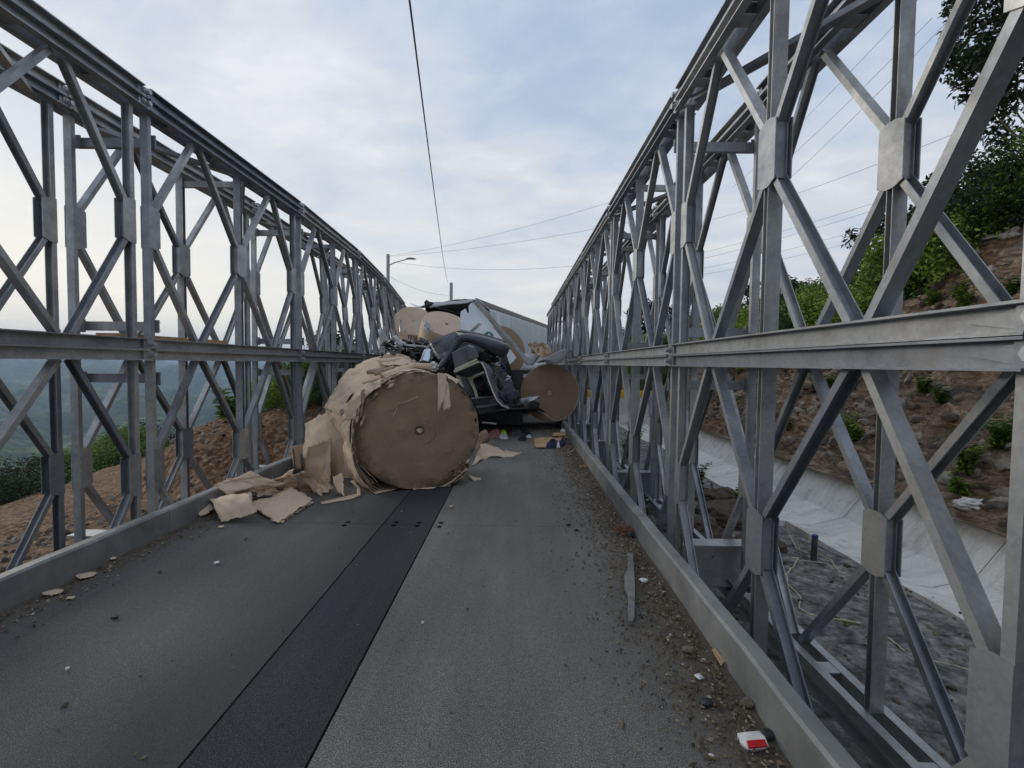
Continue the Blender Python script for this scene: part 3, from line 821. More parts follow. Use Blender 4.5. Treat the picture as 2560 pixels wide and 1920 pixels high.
# loose wraps follow the roll from the top round the left side and flare out at the bottom
axA = -nA
xA = Vector((0, 0, 1)).cross(nA).normalized()      # to the right when facing the cut end
def wrap_pt(t, r, s): return cA+xA*(r*1.075*math.cos(t))+Vector((0, 0, 1))*(r*math.sin(t))+axA*s
def loose_wrap(i, t0, t1, flare, s0, s1, r0, grow=0., mat='kraft', seed=0, amp=.010):
    mb = MB(); nx, ny = 64, 16
    for j in range(ny+1):
        for k_ in range(nx+1):
            u = k_/nx; v = j/ny
            vg = max(0, lerp(s0, s1, v))/1.5; tt = lerp(t0, t1, u)
            ragged0 = .10*fbm(tt*4+seed, 1.1, seed, 3, .7)*(1-v/.12 if v < .12 else 0)+.14*fbm(tt*4+seed, 5.1, seed, 3, .7)*((v-.88)/.12 if v > .88 else 0)
            t = lerp(t0, t1, u)+.10*fbm(vg*7+seed, 7.7, seed, 3, .7)*max(0, (u-.88)/.12)-.09*fbm(vg*8+seed, 3.7, seed, 3, .7)*max(0, 1-u/.12)
            e = sstep(math.pi*1.0, math.pi*1.34, t)
            q = r0+flare*e*(.55+.6*v)+grow*vg**1.4*(sstep(R(50), R(95), t)*(1-sstep(R(165), R(205), t)))+(amp+grow*.10*vg)*fbm(t*1.9+seed, vg*4, seed*.7, 4)-.030*(.3+vg)*max(0, .20-abs(fbm(t*2.3+seed*2, vg*3.2, seed, 3)))/.20+.004*fbm(t*9, vg*12, seed, 3)
            p = wrap_pt(t, q, lerp(s0, s1, v)+ragged0)
            if p.z < .012: p.z = .012+.01*abs(fbm(u*8, v*8, seed))
            mb.v.append(p)
    mb.f += [(j*(nx+1)+k_, j*(nx+1)+k_+1, (j+1)*(nx+1)+k_+1, (j+1)*(nx+1)+k_) for j in range(ny) for k_ in range(nx)]
    o = mb.build('loose_wrap', M[mat]); solid(o, .004, 0)
    for p in o.data.polygons: p.use_smooth = True
    o.parent = rA; o.matrix_parent_inverse = rA.matrix_world.inverted(); return o
bpy.context.view_layer.update()
def onA(o): o.parent = rA; o.matrix_parent_inverse = rA.matrix_world.inverted(); return o
def faceA(x, y, d=.012):          # point on the plane of the cut end
    q = Z4(x, y, 5.5); v = q-Vector((0, 0, CAMZ)); k_ = ((cA+nA*d)-Vector((0, 0, CAMZ))).dot(nA)/v.dot(nA); return Vector((0, 0, CAMZ))+v*k_
for pts in ([(1355, 492), (1400, 470), (1420, 445), (1470, 430), (1530, 408), (1558, 392)], [(1380, 560), (1395, 520), (1420, 470)], [(1745, 760), (1770, 775), (1800, 770), (1805, 745), (1780, 735)], [(1560, 590), (1600, 575), (1660, 590), (1690, 640), (1665, 690), (1600, 720)], [(1600, 925), (1612, 915), (1620, 930)]):
    mb = MB(); mb.tube([faceA(x, y) for x, y in pts], .0035, 5); onA(mb.build('torn_fibre', M['kraft' if pts[0][0] < 1400 else 'kraft_dark'], None, True))
rt = random.Random(9)
for i in range(22):               # splintered rim, upper left and lower right
    t = R(rt.uniform(112, 172)) if i < 15 else R(rt.uniform(-62, 12)); q = rt.uniform(.60, .70); L_ = rt.uniform(.03, .12)
    p0 = cA+nA*.015+xA*(q*1.075*math.cos(t))+Vector((0, 0, q*math.sin(t))); tg = -xA*math.sin(t)+Vector((0, 0, math.cos(t))); rd = xA*math.cos(t)+Vector((0, 0, math.sin(t)))
    onA(poly('splinter', [p0-tg*L_*.5, p0+rd*L_*.22+nA*.02, p0+tg*L_*.6+nA*.035*rt.random(), p0-rd*L_*rt.uniform(.1, .35)+nA*.01], rt.choice(['kraft', 'kraft_dark', 'black_cloth', 'kraft_dark']), .004, .01, 1, seed=i))
loose_wrap(0, R(60), R(228), .03, .02, 1.50, .697, grow=.22, seed=1)
loose_wrap(1, R(84), R(232), .06, .015, 1.35, .702, grow=.24, seed=2)
loose_wrap(2, R(100), R(236), .10, .03, 1.25, .707, grow=.26, seed=5, amp=.014)
for i_, (a0, a1, q0, q1, m_) in enumerate([(88, 132, .04, .62, 'kraft'), (104, 168, .55, 1.35, 'kraft'), (128, 196, .03, .55, 'kraft'), (78, 106, .55, 1.2, 'kraft_dark')]):
    loose_wrap(20+i_, R(a0), R(a1), .05, q0, q1, .718+.006*i_, grow=.27, mat=m_, seed=40+i_*3, amp=.012)
loose_wrap(3, R(128), R(240), .14, -.02, 1.0, .709, seed=7)
loose_wrap(4, R(140), R(243), .18, .0, .95, .713, seed=9)
loose_wrap(5, R(152), R(246), .23, -.03, .8, .717, seed=12)
loose_wrap(6, R(185), R(256), .10, .04, .9, .700, mat='kraft_dark', seed=14)
loose_wrap(7, R(262), R(316), .05, -.03, .5, .700, mat='kraft', seed=16)
loose_wrap(8, R(268), R(322), .08, .0, .4, .712, mat='kraft_dark', seed=18)
def wsheet(*a, **k):
    o = sheet(*a, **k); o.parent = rA; o.matrix_parent_inverse = rA.matrix_world.inverted(); return o
# big flap thrown out to the left, and strips hanging over the end
wsheet('torn_flap', [Z4(1110, 400, 6.45), Z4(780, 575, 6.75), Z4(762, 960, 6.55), Z4(1085, 1010, 6.0)], amp=.02, tear=.02, bulge=lambda u, v: .12*math.sin(math.pi*u)*math.sin(math.pi*v), seed=21)
wsheet('torn_flap', [Z4(965, 675, 6.05), Z4(800, 740, 6.2), Z4(770, 985, 6.15), Z4(960, 1000, 5.75)], nx=20, ny=16, amp=.012, tear=.03, mat='kraft_dark', seed=22)
wsheet('torn_strip', [Z4(1700, 225, 5.42), Z4(1760, 235, 5.42), Z4(1752, 380, 5.36), Z4(1700, 505, 5.40)], nx=8, ny=14, amp=.012, tear=.03, seed=23)
wsheet('torn_strip', [Z4(1735, 270, 5.40), Z4(1775, 300, 5.40), Z4(1788, 465, 5.33), Z4(1738, 492, 5.38)], nx=8, ny=14, amp=.012, tear=.03, seed=24)
wsheet('torn_strip', [Z4(1760, 235, 5.42), Z4(1850, 275, 5.42), Z4(1830, 300, 5.36), Z4(1770, 262, 5.38)], nx=8, ny=6, amp=.01, tear=.03, seed=25)
wsheet('torn_strip', [Z4(1170, 350, 5.32), Z4(1190, 340, 5.30), Z4(1178, 520, 5.27), Z4(1150, 560, 5.30)], nx=6, ny=10, amp=.012, tear=.04, mat='kraft_dark', seed=26)
wsheet('torn_flap', [Z4(1085, 420, 5.34), Z4(1172, 375, 5.30), Z4(1150, 540, 5.26), Z4(1055, 555, 5.34)], nx=12, ny=12, amp=.015, tear=.05, seed=27)
wsheet('torn_flap', [Z4(1170, 350, 5.32), Z4(1300, 265, 5.42), Z4(1310, 320, 5.36), Z4(1200, 385, 5.27)], nx=14, ny=8, amp=.015, tear=.06, seed=28)
wsheet('torn_flap', [Z4(1290, 165, 5.9), Z4(1520, 165, 6.0), Z4(1500, 125, 6.2), Z4(1300, 150, 6.3)], nx=14, ny=8, amp=.02, tear=.05, seed=29)
def curl(name, p0, p1, r, turns, mat, seed, start=0.):
    """a strip rolled up along p0-p1"""
    p0, p1 = Vector(p0), Vector(p1); d = (p1-p0); dn = d.normalized(); a = dn.cross(Vector((0, 0, 1))).normalized(); b_ = a.cross(dn)
    mb = MB(); nt, nl = 30, 8
    for j in range(nl+1):
        for i in range(nt+1):
            t = start+turns*2*math.pi*i/nt; q = r*(.55+.45*i/nt)*(1+.12*fbm(j*.5+seed, i*.1, seed))
            jj = j/nl+(.04*fbm(i*.5, seed, 3) if j in (0, nl) else 0)
            mb.v.append(p0+d*jj+a*(q*math.cos(t))+b_*(q*math.sin(t)))
    mb.f += [(j*(nt+1)+i, j*(nt+1)+i+1, (j+1)*(nt+1)+i+1, (j+1)*(nt+1)+i) for j in range(nl) for i in range(nt)]
    o = mb.build(name, M[mat], None, True); solid(o, .004, 0); return o
for i, (p0, p1, r_, m_) in enumerate([(Z4(1180, 298, 5.5), Z4(1300, 262, 5.6), .018, 'kraft'), (Z4(1310, 255, 5.5), Z4(1540, 180, 5.9), .045, 'kraft'),
                                 (Z4(1500, 180, 5.9), Z4(1660, 185, 5.9), .04, 'kraft'), (Z4(1290, 150, 6.1), Z4(1500, 132, 6.2), .035, 'kraft'), (Z4(1210, 225, 5.7), Z4(1330, 205, 5.8), .03, 'kraft_dark'), (Z4(1260, 235, 5.65), Z4(1400, 190, 5.8), .028, 'kraft_dark')]):
    o = curl('rolled_strip', p0, p1, r_, 1.3, m_, i*3.1); o.parent = rA; o.matrix_parent_inverse = rA.matrix_world.inverted()

# right roll against the truss
cB = at(1374, 982, 10.95)
rB = roll(cB, (-.03, -1, .02), .665, 1.35, 'end_right', 'dark brown paper roll jammed upright on edge against the right truss', 11, .010)
# rolls up on the pile
cC = Z3(495, 560, 16.0); roll(cC, (.22, -.74, .64), .66, 1.2, 'end_pale', 'pale paper roll tipped back at the left top of the pile', 15, .008)
cD = Z3(800, 590, 13.6); nD = Vector((.30, -.50, .81)).normalized()
rD = roll(cD, nD, .70, 1.25, 'end_pale', 'standing tan paper roll with a white label on its side', 19, .008, core=False)
cE = Z3(1300, 850, 12.2); roll(cE, (.42, -.9, .12), .68, 1.2, 'end_mid', 'tan paper roll leaning behind the grey panel with the green emblem', 23, .008)
cF = Z3(700, 800, 15.4); roll(cF, (-.2, -.95, .1), .66, 1.2, 'end_mid', 'paper roll buried under the standing roll in the pile', 27, .008)
bpy.context.view_layer.update()
# label on the standing roll
lq = [Z3(608, 553, 0), Z3(647, 588, 0), Z3(625, 650, 0), Z3(585, 618, 0)]
inv = rD.matrix_world.inverted()
def hit_roll(p, rootm, r):
    """where the sight line to p meets the roll's side"""
    o_ = rootm.inverted() @ Vector((0, 0, CAMZ)); d_ = (rootm.inverted().to_3x3() @ (p-Vector((0, 0, CAMZ)))).normalized()
    A = d_.x**2+d_.y**2; B = 2*(o_.x*d_.x+o_.y*d_.y); C = o_.x**2+o_.y**2-r*r; D = B*B-4*A*C
    if D < 0: D = 0
    return o_+d_*((-B-math.sqrt(D))/(2*A))
lc = hit_roll(Z3(616, 602, 13.), rD.matrix_world, .70)
t0 = math.atan2(lc.y, lc.x)
mb = MB(); n = 8
for j in range(2):
    for i in range(n+1):
        t = t0-.21+.42*i/n; mb.v.append(Vector((.7085*math.cos(t), .7085*math.sin(t), lc.z-.13+.26*j)))
mb.f += [(i, i+1, n+1+i+1, n+1+i) for i in range(n)]
lb = mb.build('label', M['label_paper'], rD); solid(lb, .003, 1)
mb = MB()
for (u0, u1, v0, v1) in ((.1, .5, .2, .42), (.62, .92, .12, .4), (.1, .8, .58, .62), (.1, .7, .68, .72), (.1, .85, .78, .83)):
    vs = []
    for v in (v0, v1):
        for i in range(5):
            t = t0-.21+.42*lerp(u0, u1, i/4); vs.append((.7135*math.cos(t), .7135*math.sin(t), lc.z-.13+.26*v))
    mb.add(vs, [(i, i+1, 6+i, 5+i) for i in range(4)])
o = mb.build('print', M['print'], lb); o['kind'] = 'stuff'

# torn paper lying on the deck at the left kerb
for i_, (q, lab, m_) in enumerate([([(560, 960, .22), (700, 925, .30), (770, 1010, .10), (640, 1060, .06)], 'creased brown paper sheet in the middle of the heap', 'kraft'), ([(820, 985, .10), (930, 960, .16), (985, 1040, .02), (880, 1075, .01)], 'torn brown paper lying between the heap and the largest roll', 'kraft'), ([(430, 1000, .20), (560, 985, .22), (600, 1060, .10), (460, 1085, .08)], 'crumpled brown paper filling the heap above the flat sheet', 'kraft'), ([(640, 1010, .12), (800, 985, .16), (870, 1050, .02), (700, 1085, .02)], 'brown paper fold at the right end of the heap', 'kraft_dark')]):
    o = sheet('paper_sheet', [G4(*p_) for p_ in q], nx=22, ny=16, amp=.035, tear=.06, seed=300+i_*7, mat=m_, freq=3.); tag(o, lab, 'paper')
def thing_sheet(lab, corners, cat='paper', **k):
    o = sheet(k.pop('name', 'paper_sheet'), corners, **k); return tag(o, lab, cat)
thing_sheet('torn brown paper draped over the left kerb', [G4(150, 1010, .24), G4(400, 905, .34), G4(650, 1000, .20), G4(290, 1075, .10)], nx=30, ny=18, amp=.035, tear=.03, seed=31, bulge=lambda u, v: .05*math.sin(math.pi*v))
thing_sheet('flat sheet of brown paper on the deck with a frayed front edge', [G4(385, 1135, .05), G4(690, 1025, .13), G4(835, 1105, .05), G4(600, 1268, .012)], nx=30, ny=22, amp=.012, tear=.035, seed=32, bulge=lambda u, v: .025*math.sin(math.pi*u)*math.sin(math.pi*v))
thing_sheet('second layer of frayed brown paper under the flat sheet', [G4(400, 1150, .02), G4(690, 1045, .03), G4(838, 1120, .02), G4(612, 1266, .006)], nx=30, ny=22, amp=.008, tear=.05, seed=33)
o = sheet('paper_sheet', [G4(140, 1130, .03), G4(390, 1095, .12), G4(458, 1195, .10), G4(205, 1262, .01)], nx=30, ny=20, amp=.012, tear=.03, seed=34, bulge=lambda u, v: .13*math.sin(math.pi*min(1, v*1.05))**.7)
tag(o, 'folded brown paper arched like a tunnel beside the kerb', 'paper')
o = sheet('paper_sheet', [G4(0, 1195, .03), G4(100, 1120, .06), G4(152, 1172, .05), G4(48, 1226, .01)], nx=14, ny=12, amp=.012, tear=.08, seed=35, bulge=lambda u, v: .03*math.sin(math.pi*v)); tag(o, 'small leaf-shaped scrap of brown paper at the left end of the heap', 'paper')
o = sheet('paper_sheet', [G4(690, 935, .34), G4(760, 915, .36), G4(915, 1012, .03), G4(845, 1062, .03)], nx=18, ny=14, amp=.02, tear=.04, seed=36, bulge=lambda u, v: .07*math.cos(math.pi*(v-.5))); tag(o, 'brown paper twisted into a cone at the back of the heap', 'paper')
o = sheet('paper_sheet', [G4(545, 970, .20), G4(700, 900, .28), G4(690, 1000, .14), G4(640, 1042, .10)], nx=14, ny=12, amp=.03, tear=.05, seed=37); tag(o, 'crumpled brown paper between the kerb and the cone', 'paper')
o = sheet('paper_sheet', [G4(380, 945, .26), G4(640, 1010, .18), G4(640, 1045, .06), G4(390, 1030, .08)], nx=18, ny=10, amp=.03, tear=.05, mat='kraft_dark', seed=38); tag(o, 'dark brown paper fold under the draped sheet', 'paper')
o = sheet('paper_sheet', [G4(275, 1080, .14), G4(400, 1050, .16), G4(420, 1095, .12), G4(300, 1105, .10)], nx=14, ny=8, amp=.015, tear=.05, seed=39); tag(o, 'narrow brown paper fold on top of the tunnel piece', 'paper')
o = curl('paper_curl', Z4(715, 735, 6.4), Z4(735, 900, 6.25), .06, 1.1, 'kraft_dark', 41); tag(o, 'dark curled strip of paper standing left of the largest roll', 'paper')
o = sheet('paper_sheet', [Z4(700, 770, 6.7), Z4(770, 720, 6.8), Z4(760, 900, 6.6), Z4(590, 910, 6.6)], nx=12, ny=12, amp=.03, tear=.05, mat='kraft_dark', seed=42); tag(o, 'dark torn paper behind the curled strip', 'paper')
o = poly('paper_strip', [G4(885, 1120, .008), G4(1090, 1075, .012), G4(1140, 1065, .014), G4(1140, 1025, .03), G4(1095, 975, .10), G4(1120, 968, .11), G4(1166, 1030, .03), G4(1165, 1075, .012), G4(1100, 1100, .010), G4(900, 1135, .006)], 'kraft', .004, .004, 2, seed=43); tag(o, 'thin strip of paper looped on the deck under the largest roll', 'paper')
o = sheet('paper_sheet', [G4(975, 950, .16), G4(1040, 920, .2), G4(1055, 1085, .02), G4(1000, 1040, .06)], nx=10, ny=12, amp=.02, tear=.06, seed=44); tag(o, 'pointed paper flap touching the deck under the layered wraps', 'paper')
o = poly('paper_sheet', [G8(165, 690, .02), G8(210, 590, .05), G8(275, 400, .16), G8(390, 370, .13), G8(500, 450, .06), G8(640, 490, .04), G8(700, 510, .03), G8(845, 512, .02), G8(760, 550, .01), G8(610, 572, .008), G8(395, 568, .01), G8(300, 610, .012)], 'kraft', .004, .05, 4, seed=45, freq=5); tag(o, 'torn paper spread on the deck right of the largest roll', 'paper')
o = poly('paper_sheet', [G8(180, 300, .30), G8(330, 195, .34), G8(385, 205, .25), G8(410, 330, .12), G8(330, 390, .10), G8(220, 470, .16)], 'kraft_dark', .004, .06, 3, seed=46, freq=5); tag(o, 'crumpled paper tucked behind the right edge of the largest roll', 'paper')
o = curl('paper_curl', G8(640, 480, .03), G8(700, 515, .03), .022, 1.2, 'kraft', 47); tag(o, 'small rolled paper tube on the torn sheet', 'paper')
o = poly('paper_sheet', [G8(115, 800, .05), G8(215, 845, .02), G8(285, 855, .006), G8(290, 880, .006), G8(190, 895, .006), G8(140, 850, .03)], 'kraft', .004, .01, 2, seed=48); tag(o, 'pale paper tongue sticking out under the right foot of the roll', 'paper')
# crumpled bundle by the right truss
for i, (q, lab) in enumerate([([(1560, 790), (1700, 780), (1740, 830), (1580, 850)], 'brown crumpled paper bundle on top of the right pile'), ([(1590, 840), (1720, 800), (1770, 860), (1640, 880)], 'tan crumpled paper beside the right truss, low in the pile'), ([(1680, 790), (1740, 795), (1775, 850), (1720, 870)], 'ragged paper tatters touching the right truss')]):
    o = sheet('paper_sheet', [Z3(x, y, 11.9-.15*i+.25*(j < 2)) for j, (x, y) in enumerate(q)], nx=18, ny=14, amp=.09, tear=.10, freq=3.5, mat='kraft_dark' if i == 0 else 'kraft', seed=50+i); tag(o, lab, 'paper')

# ------------------------------------------------------------------ trailer
tA = Z3(1068, 372, 18.0); tB = Z3(1728, 612, 30.0); tB.z = tA.z; TZ = tA.z-3.98
tdir = (tB-tA); TL = tdir.length; tdir.normalize(); tleft = Vector((-tdir.y, tdir.x, 0))
tr = empty('semi_trailer', (tA.x, tA.y, 0)); tag(tr, 'white box trailer with its front torn open and crumpled side', 'trailer')
nx, nz = 130, 16; mb = MB()
for j in range(nz+1):
    for i in range(nx+1):
        s = TL*i/nx; v = j/nz; z = lerp(1.15, 3.93+TZ, v)
        fr = sstep(5.5, 0, s)
        torn = 0
        if s < 2.2:
            torn = max(0, (1-v)*1.6-.0)*sstep(2.2, 0, s)*.9
        rib = .018*math.sin(s*2*math.pi/.42)
        buck = (.13*fr+.02)*fbm(s*1.6, v*1.1, 2, 4)*math.sin(math.pi*min(1, v*1.1))
        p = tA+tdir*(s+torn+(.10*fbm(v*6, 1, 1) if i == 0 else 0))-tleft*(rib+buck); p.z = z
        mb.v.append(p)
mb.f += [(j*(nx+1)+i, j*(nx+1)+i+1, (j+1)*(nx+1)+i+1, (j+1)*(nx+1)+i) for j in range(nz) for i in range(nx)]
o = mb.build('side_wall', M['trailer_skin'], None, True); put(o, tr); solid(o, .012, 0)
mb = MB(); mb.box((0, 0, 0), (1, 1, 1)); mb.v = [tA+tdir*(v.y*TL)-tleft*(v.x*.07-.03)+Vector((0, 0, -.09+.17*v.z)) for v in mb.v]; put(mb.build('top_rail', M['rail_alu']), tr)
mb = MB(); mb.box((0, 0, 0), (1, 1, 1)); mb.v = [tA+tdir*(TL-.02+v.y*.09)-tleft*(.05-2.62*v.x*-1-.0)*0+tleft*(-.05+.12*v.x)+Vector((0, 0, 1.0-tA.z+(2.95+TZ)*v.z)) for v in mb.v]; put(mb.build('corner_post', M['rail_alu']), tr)
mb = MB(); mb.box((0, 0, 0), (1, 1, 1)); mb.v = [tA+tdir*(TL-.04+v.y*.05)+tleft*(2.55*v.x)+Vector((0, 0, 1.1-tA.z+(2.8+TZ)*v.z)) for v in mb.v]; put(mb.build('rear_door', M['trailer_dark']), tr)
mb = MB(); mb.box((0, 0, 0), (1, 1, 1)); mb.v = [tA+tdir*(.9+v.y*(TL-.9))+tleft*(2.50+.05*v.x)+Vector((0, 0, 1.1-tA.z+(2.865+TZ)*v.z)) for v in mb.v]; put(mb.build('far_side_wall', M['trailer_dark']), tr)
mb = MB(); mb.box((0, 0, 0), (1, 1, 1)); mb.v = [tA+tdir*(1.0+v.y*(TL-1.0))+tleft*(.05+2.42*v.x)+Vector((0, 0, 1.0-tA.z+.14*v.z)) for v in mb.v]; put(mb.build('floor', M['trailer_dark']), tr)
# roof sheet: torn front edge that curls
nx, ny = 30, 40; mb = MB()
for j in range(ny+1):
    for i in range(nx+1):
        u, v = i/nx, j/ny; s = (v**1.8)*TL-.25*(1-v)**6
        s += .28*fbm(u*4, 0, 5, 4, .6)*max(0, 1-v*9)
        z = 4.0+TZ-.02*abs(u-.5)+.05*fbm(u*3, s*.6, 3)*sstep(4, 0, s)
        z += -.26*sstep(.3, 1, u)*sstep(.9, 0, s)+.15*sstep(.86, 1., u)*sstep(.5, 0, s)
        p = tA+tdir*s+tleft*(2.58*u); p.z = z; mb.v.append(p)
mb.f += [(j*(nx+1)+i, j*(nx+1)+i+1, (j+1)*(nx+1)+i+1, (j+1)*(nx+1)+i) for j in range(ny) for i in range(nx)]
o = mb.build('roof', M['white_paint'], None, True); put(o, tr); solid(o, .012, 0)
for i_, (q, m_) in enumerate([([(590, 390), (610, 365), (640, 385), (680, 390), (650, 425), (640, 440), (600, 420)], 'black_plastic'), ([(1085, 365), (1190, 455), (1200, 490), (1160, 455), (1120, 410)], 'black_plastic'), ([(1090, 370), (1105, 372), (1155, 425), (1145, 432)], 'white_paint'), ([(1160, 425), (1190, 450), (1165, 450)], 'white_paint')]):
    o = poly('torn_edge', [Z3(x, y, 17.7+.02*i_+.002*k_) for k_, (x, y) in enumerate(q)], m_, .03, .05, 2, seed=i_); put(o, tr)
put(poly('roof_lip', [Z3(x, y, 17.72+.0006*(1010-x)) for x, y in ((640, 442), (690, 396), (760, 386), (850, 382), (940, 375), (1030, 366), (1050, 376), (980, 398), (900, 408), (820, 412), (740, 425), (680, 436))], 'white_paint', .012, .03, 2, seed=8), tr)
for s in (9.4, 10.7):                # tandem wheels under the tail
    for side in (.15, 2.4):
        c_ = tA+tdir*s+tleft*side; mb = MB(); mb.cyl(Vector((c_.x, c_.y, .5))-tleft*.13, Vector((c_.x, c_.y, .5))+tleft*.13, .5, n=24); put(mb.build('tyre', M['black_plastic']), tr)
mb = MB(); mb.box((0, 0, 0), (1, 1, 1)); mb.v = [tA+tdir*(2+v.y*(TL-2.2))+tleft*(.75+1.0*v.x)+Vector((0, 0, .72-tA.z+.27*v.z)) for v in mb.v]; put(mb.build('chassis', M['dark_steel']), tr)

# ------------------------------------------------------------------ torn trailer nose panel with the green emblem, and its rail
pn = empty('nose_panel', Z3(1200, 700, 11.6)); tag(pn, 'torn pale grey panel with a round green emblem, leaning in the pile', 'panel')
def PY(x, y): return 11.2+.0009*(1000-y)+.0004*(1300-x)    # the panel's own plane
PQ = lambda x, y, d=0: Z3(x, y, PY(x, y)+d)
put(poly('panel_skin', [PQ(925, 490), PQ(935, 470), PQ(975, 448), PQ(990, 485), PQ(1005, 488), PQ(1000, 430), PQ(1015, 405), PQ(1045, 388), PQ(1180, 560), PQ(1340, 760), PQ(1440, 900), PQ(1320, 1035), PQ(1240, 930), PQ(1080, 800), PQ(930, 650)], 'white_paint', .02, .015, 2, seed=1, smooth=False, freq=1.5), pn)
put(poly('panel_bead', [PQ(1010, 655, -.02), PQ(1095, 580, -.02), PQ(1115, 590, -.02), PQ(1030, 670, -.02)], 'rail_alu', .012, 0, 0, smooth=False), pn)
for off, wid, dd, nm in ((0, 46, -.05, 'rail'), (26, 14, -.09, 'rail_lip')):
    a0 = Vector((1045+off*.75, 388-off*.1)); a1 = Vector((1545+off*.3, 972-off*.4)); n_ = Vector((a1.y-a0.y, -(a1.x-a0.x))).normalized()
    pts = []
    mb = MB(); ns = 24
    for i in range(ns+1):
        c2 = a0.lerp(a1, i/ns)+n_*(5*math.sin(i*.5))*(i/ns)
        for w_, d_ in ((0, dd), (wid, dd), (wid, dd+.06), (0, dd+.06)):
            q = c2+n_*w_; mb.v.append(PQ(q.x, q.y, d_))
    mb.f += [(i*4+a, i*4+(a+1) % 4, i*4+4+(a+1) % 4, i*4+4+a) for i in range(ns) for a in range(4)]+[(3, 2, 1, 0), tuple(range(ns*4, ns*4+4))]
    o = mb.build(nm, M['rail_alu']); put(o, pn)
for i in range(26):
    t = (i+.5)/26; c2 = Vector((1045, 388)).lerp(Vector((1545, 972)), t)+Vector((.76, -.65))*12
    p = PQ(c2.x, c2.y, -.055); mb = MB(); mb.cyl(p, p-Vector((0, .012, 0)), .012, .008, n=8); put(mb.build('rivet', M['alu']), pn)
ec = (1185, 702); er = 44
put(poly('emblem', [PQ(ec[0]+er*math.cos(t*math.pi/16), ec[1]+er*.95*math.sin(t*math.pi/16), -.022) for t in range(32)], 'emblem_green', .006, 0, 0, smooth=False), pn)
put(poly('emblem_mark', [PQ(*q, -.030) for q in ((1172, 700), (1192, 672), (1196, 690), (1206, 692), (1180, 716), (1184, 703))], 'emblem_white', .004, 0, 0, smooth=False), pn)
put(poly('hatch', [PQ(1315, 905, -.03), PQ(1400, 880, -.03), PQ(1425, 925, -.03), PQ(1330, 1010, -.03), PQ(1300, 960, -.03)], 'white_paint', .015, 0, 0, smooth=False), pn)

# ------------------------------------------------------------------ cab wreckage
def swept(name, secs, mat, smooth=True, parent=None):
    """closed loft through equal-length cross sections"""
    mb = MB(); m = len(secs[0])
    for s_ in secs: mb.v += [Vector(p) for p in s_]
    mb.f += [(i*m+a, i*m+(a+1) % m, (i+1)*m+(a+1) % m, (i+1)*m+a) for i in range(len(secs)-1) for a in range(m)]
    mb.f += [tuple(range(m)), tuple(range((len(secs)-1)*m, len(secs)*m))]
    o = mb.build(name, M[mat], parent, smooth)
    if smooth:
        md = o.modifiers.new('sub', 'SUBSURF'); md.levels = 2; md.render_levels = 2
    return o
bp = empty('bumper', Z3(1000, 780, 9.9)); tag(bp, 'dark plastic truck bumper bent into an arch on top of the pile', 'bumper')
secs = []
for (ox, oy), (ix, iy), Y, dp in [((700, 1000), (748, 1016), 9.35, .10), ((765, 905), (815, 925), 9.45, .14), ((825, 805), (880, 830), 9.55, .2), ((868, 725), (915, 768), 9.65, .28), ((925, 676), (965, 738), 9.7, .34), ((1030, 684), (1045, 765), 9.72, .36), ((1150, 712), (1155, 808), 9.74, .36), ((1270, 752), (1262, 860), 9.76, .34), ((1355, 786), (1325, 902), 9.84, .28), ((1388, 812), (1352, 888), 9.98, .2)]:
    a = Z3(ox, oy, Y); c_ = Z3(ix, iy, Y-.02); a, c_ = a.lerp(c_, -.12), c_.lerp(a, -.16); b_ = a.lerp(c_, .55)+Vector((0, -.055, .0))
    a2 = a+Vector((0, dp, .02)); c2 = c_+Vector((0, .05, -.005)); i2 = a.lerp(c_, .35)+Vector((0, .06, 0)); i1 = a2+Vector((0, .0, -.03))
    secs.append([a, a.lerp(b_, .6)+Vector((0, -.02, 0)), b_, c_, c2, i2, i1, a2])
put(swept('bumper_skin', secs, 'bumper'), bp)
put(poly('bumper_corner', [Z3(655, 775, 9.9), Z3(740, 718, 9.85), Z3(880, 664, 9.8), Z3(905, 690, 9.66), Z3(840, 800, 9.56), Z3(780, 890, 9.48), Z3(735, 940, 9.5), Z3(690, 880, 9.7)], 'bumper', .03, .06, 3, seed=3, freq=1.4), bp)
put(poly('bumper_trim', [Z3(880, 655, 10.05), Z3(930, 645, 10.1), Z3(1200, 700, 10.1), Z3(1350, 750, 10.15), Z3(1345, 775, 10.0), Z3(1190, 725, 10.0), Z3(940, 665, 9.95)], 'black_plastic', .02, .01, 2), bp)
for (x, y, w_, h_, m_) in ((1135, 830, 30, 40, 'rail_alu'), (1280, 905, 26, 50, 'rail_alu'), (1268, 895, 14, 14, 'chrome'), (1190, 850, 16, 26, 'grey_plastic')):
    a = Z3(x-w_/2, y-h_/2, 9.95); b_ = Z3(x+w_/2, y+h_/2, 9.95); mb = MB(); mb.box((a.x, 9.9, b_.z), (b_.x, 10.0, a.z)); put(mb.build('bracket', M[m_]), bp)

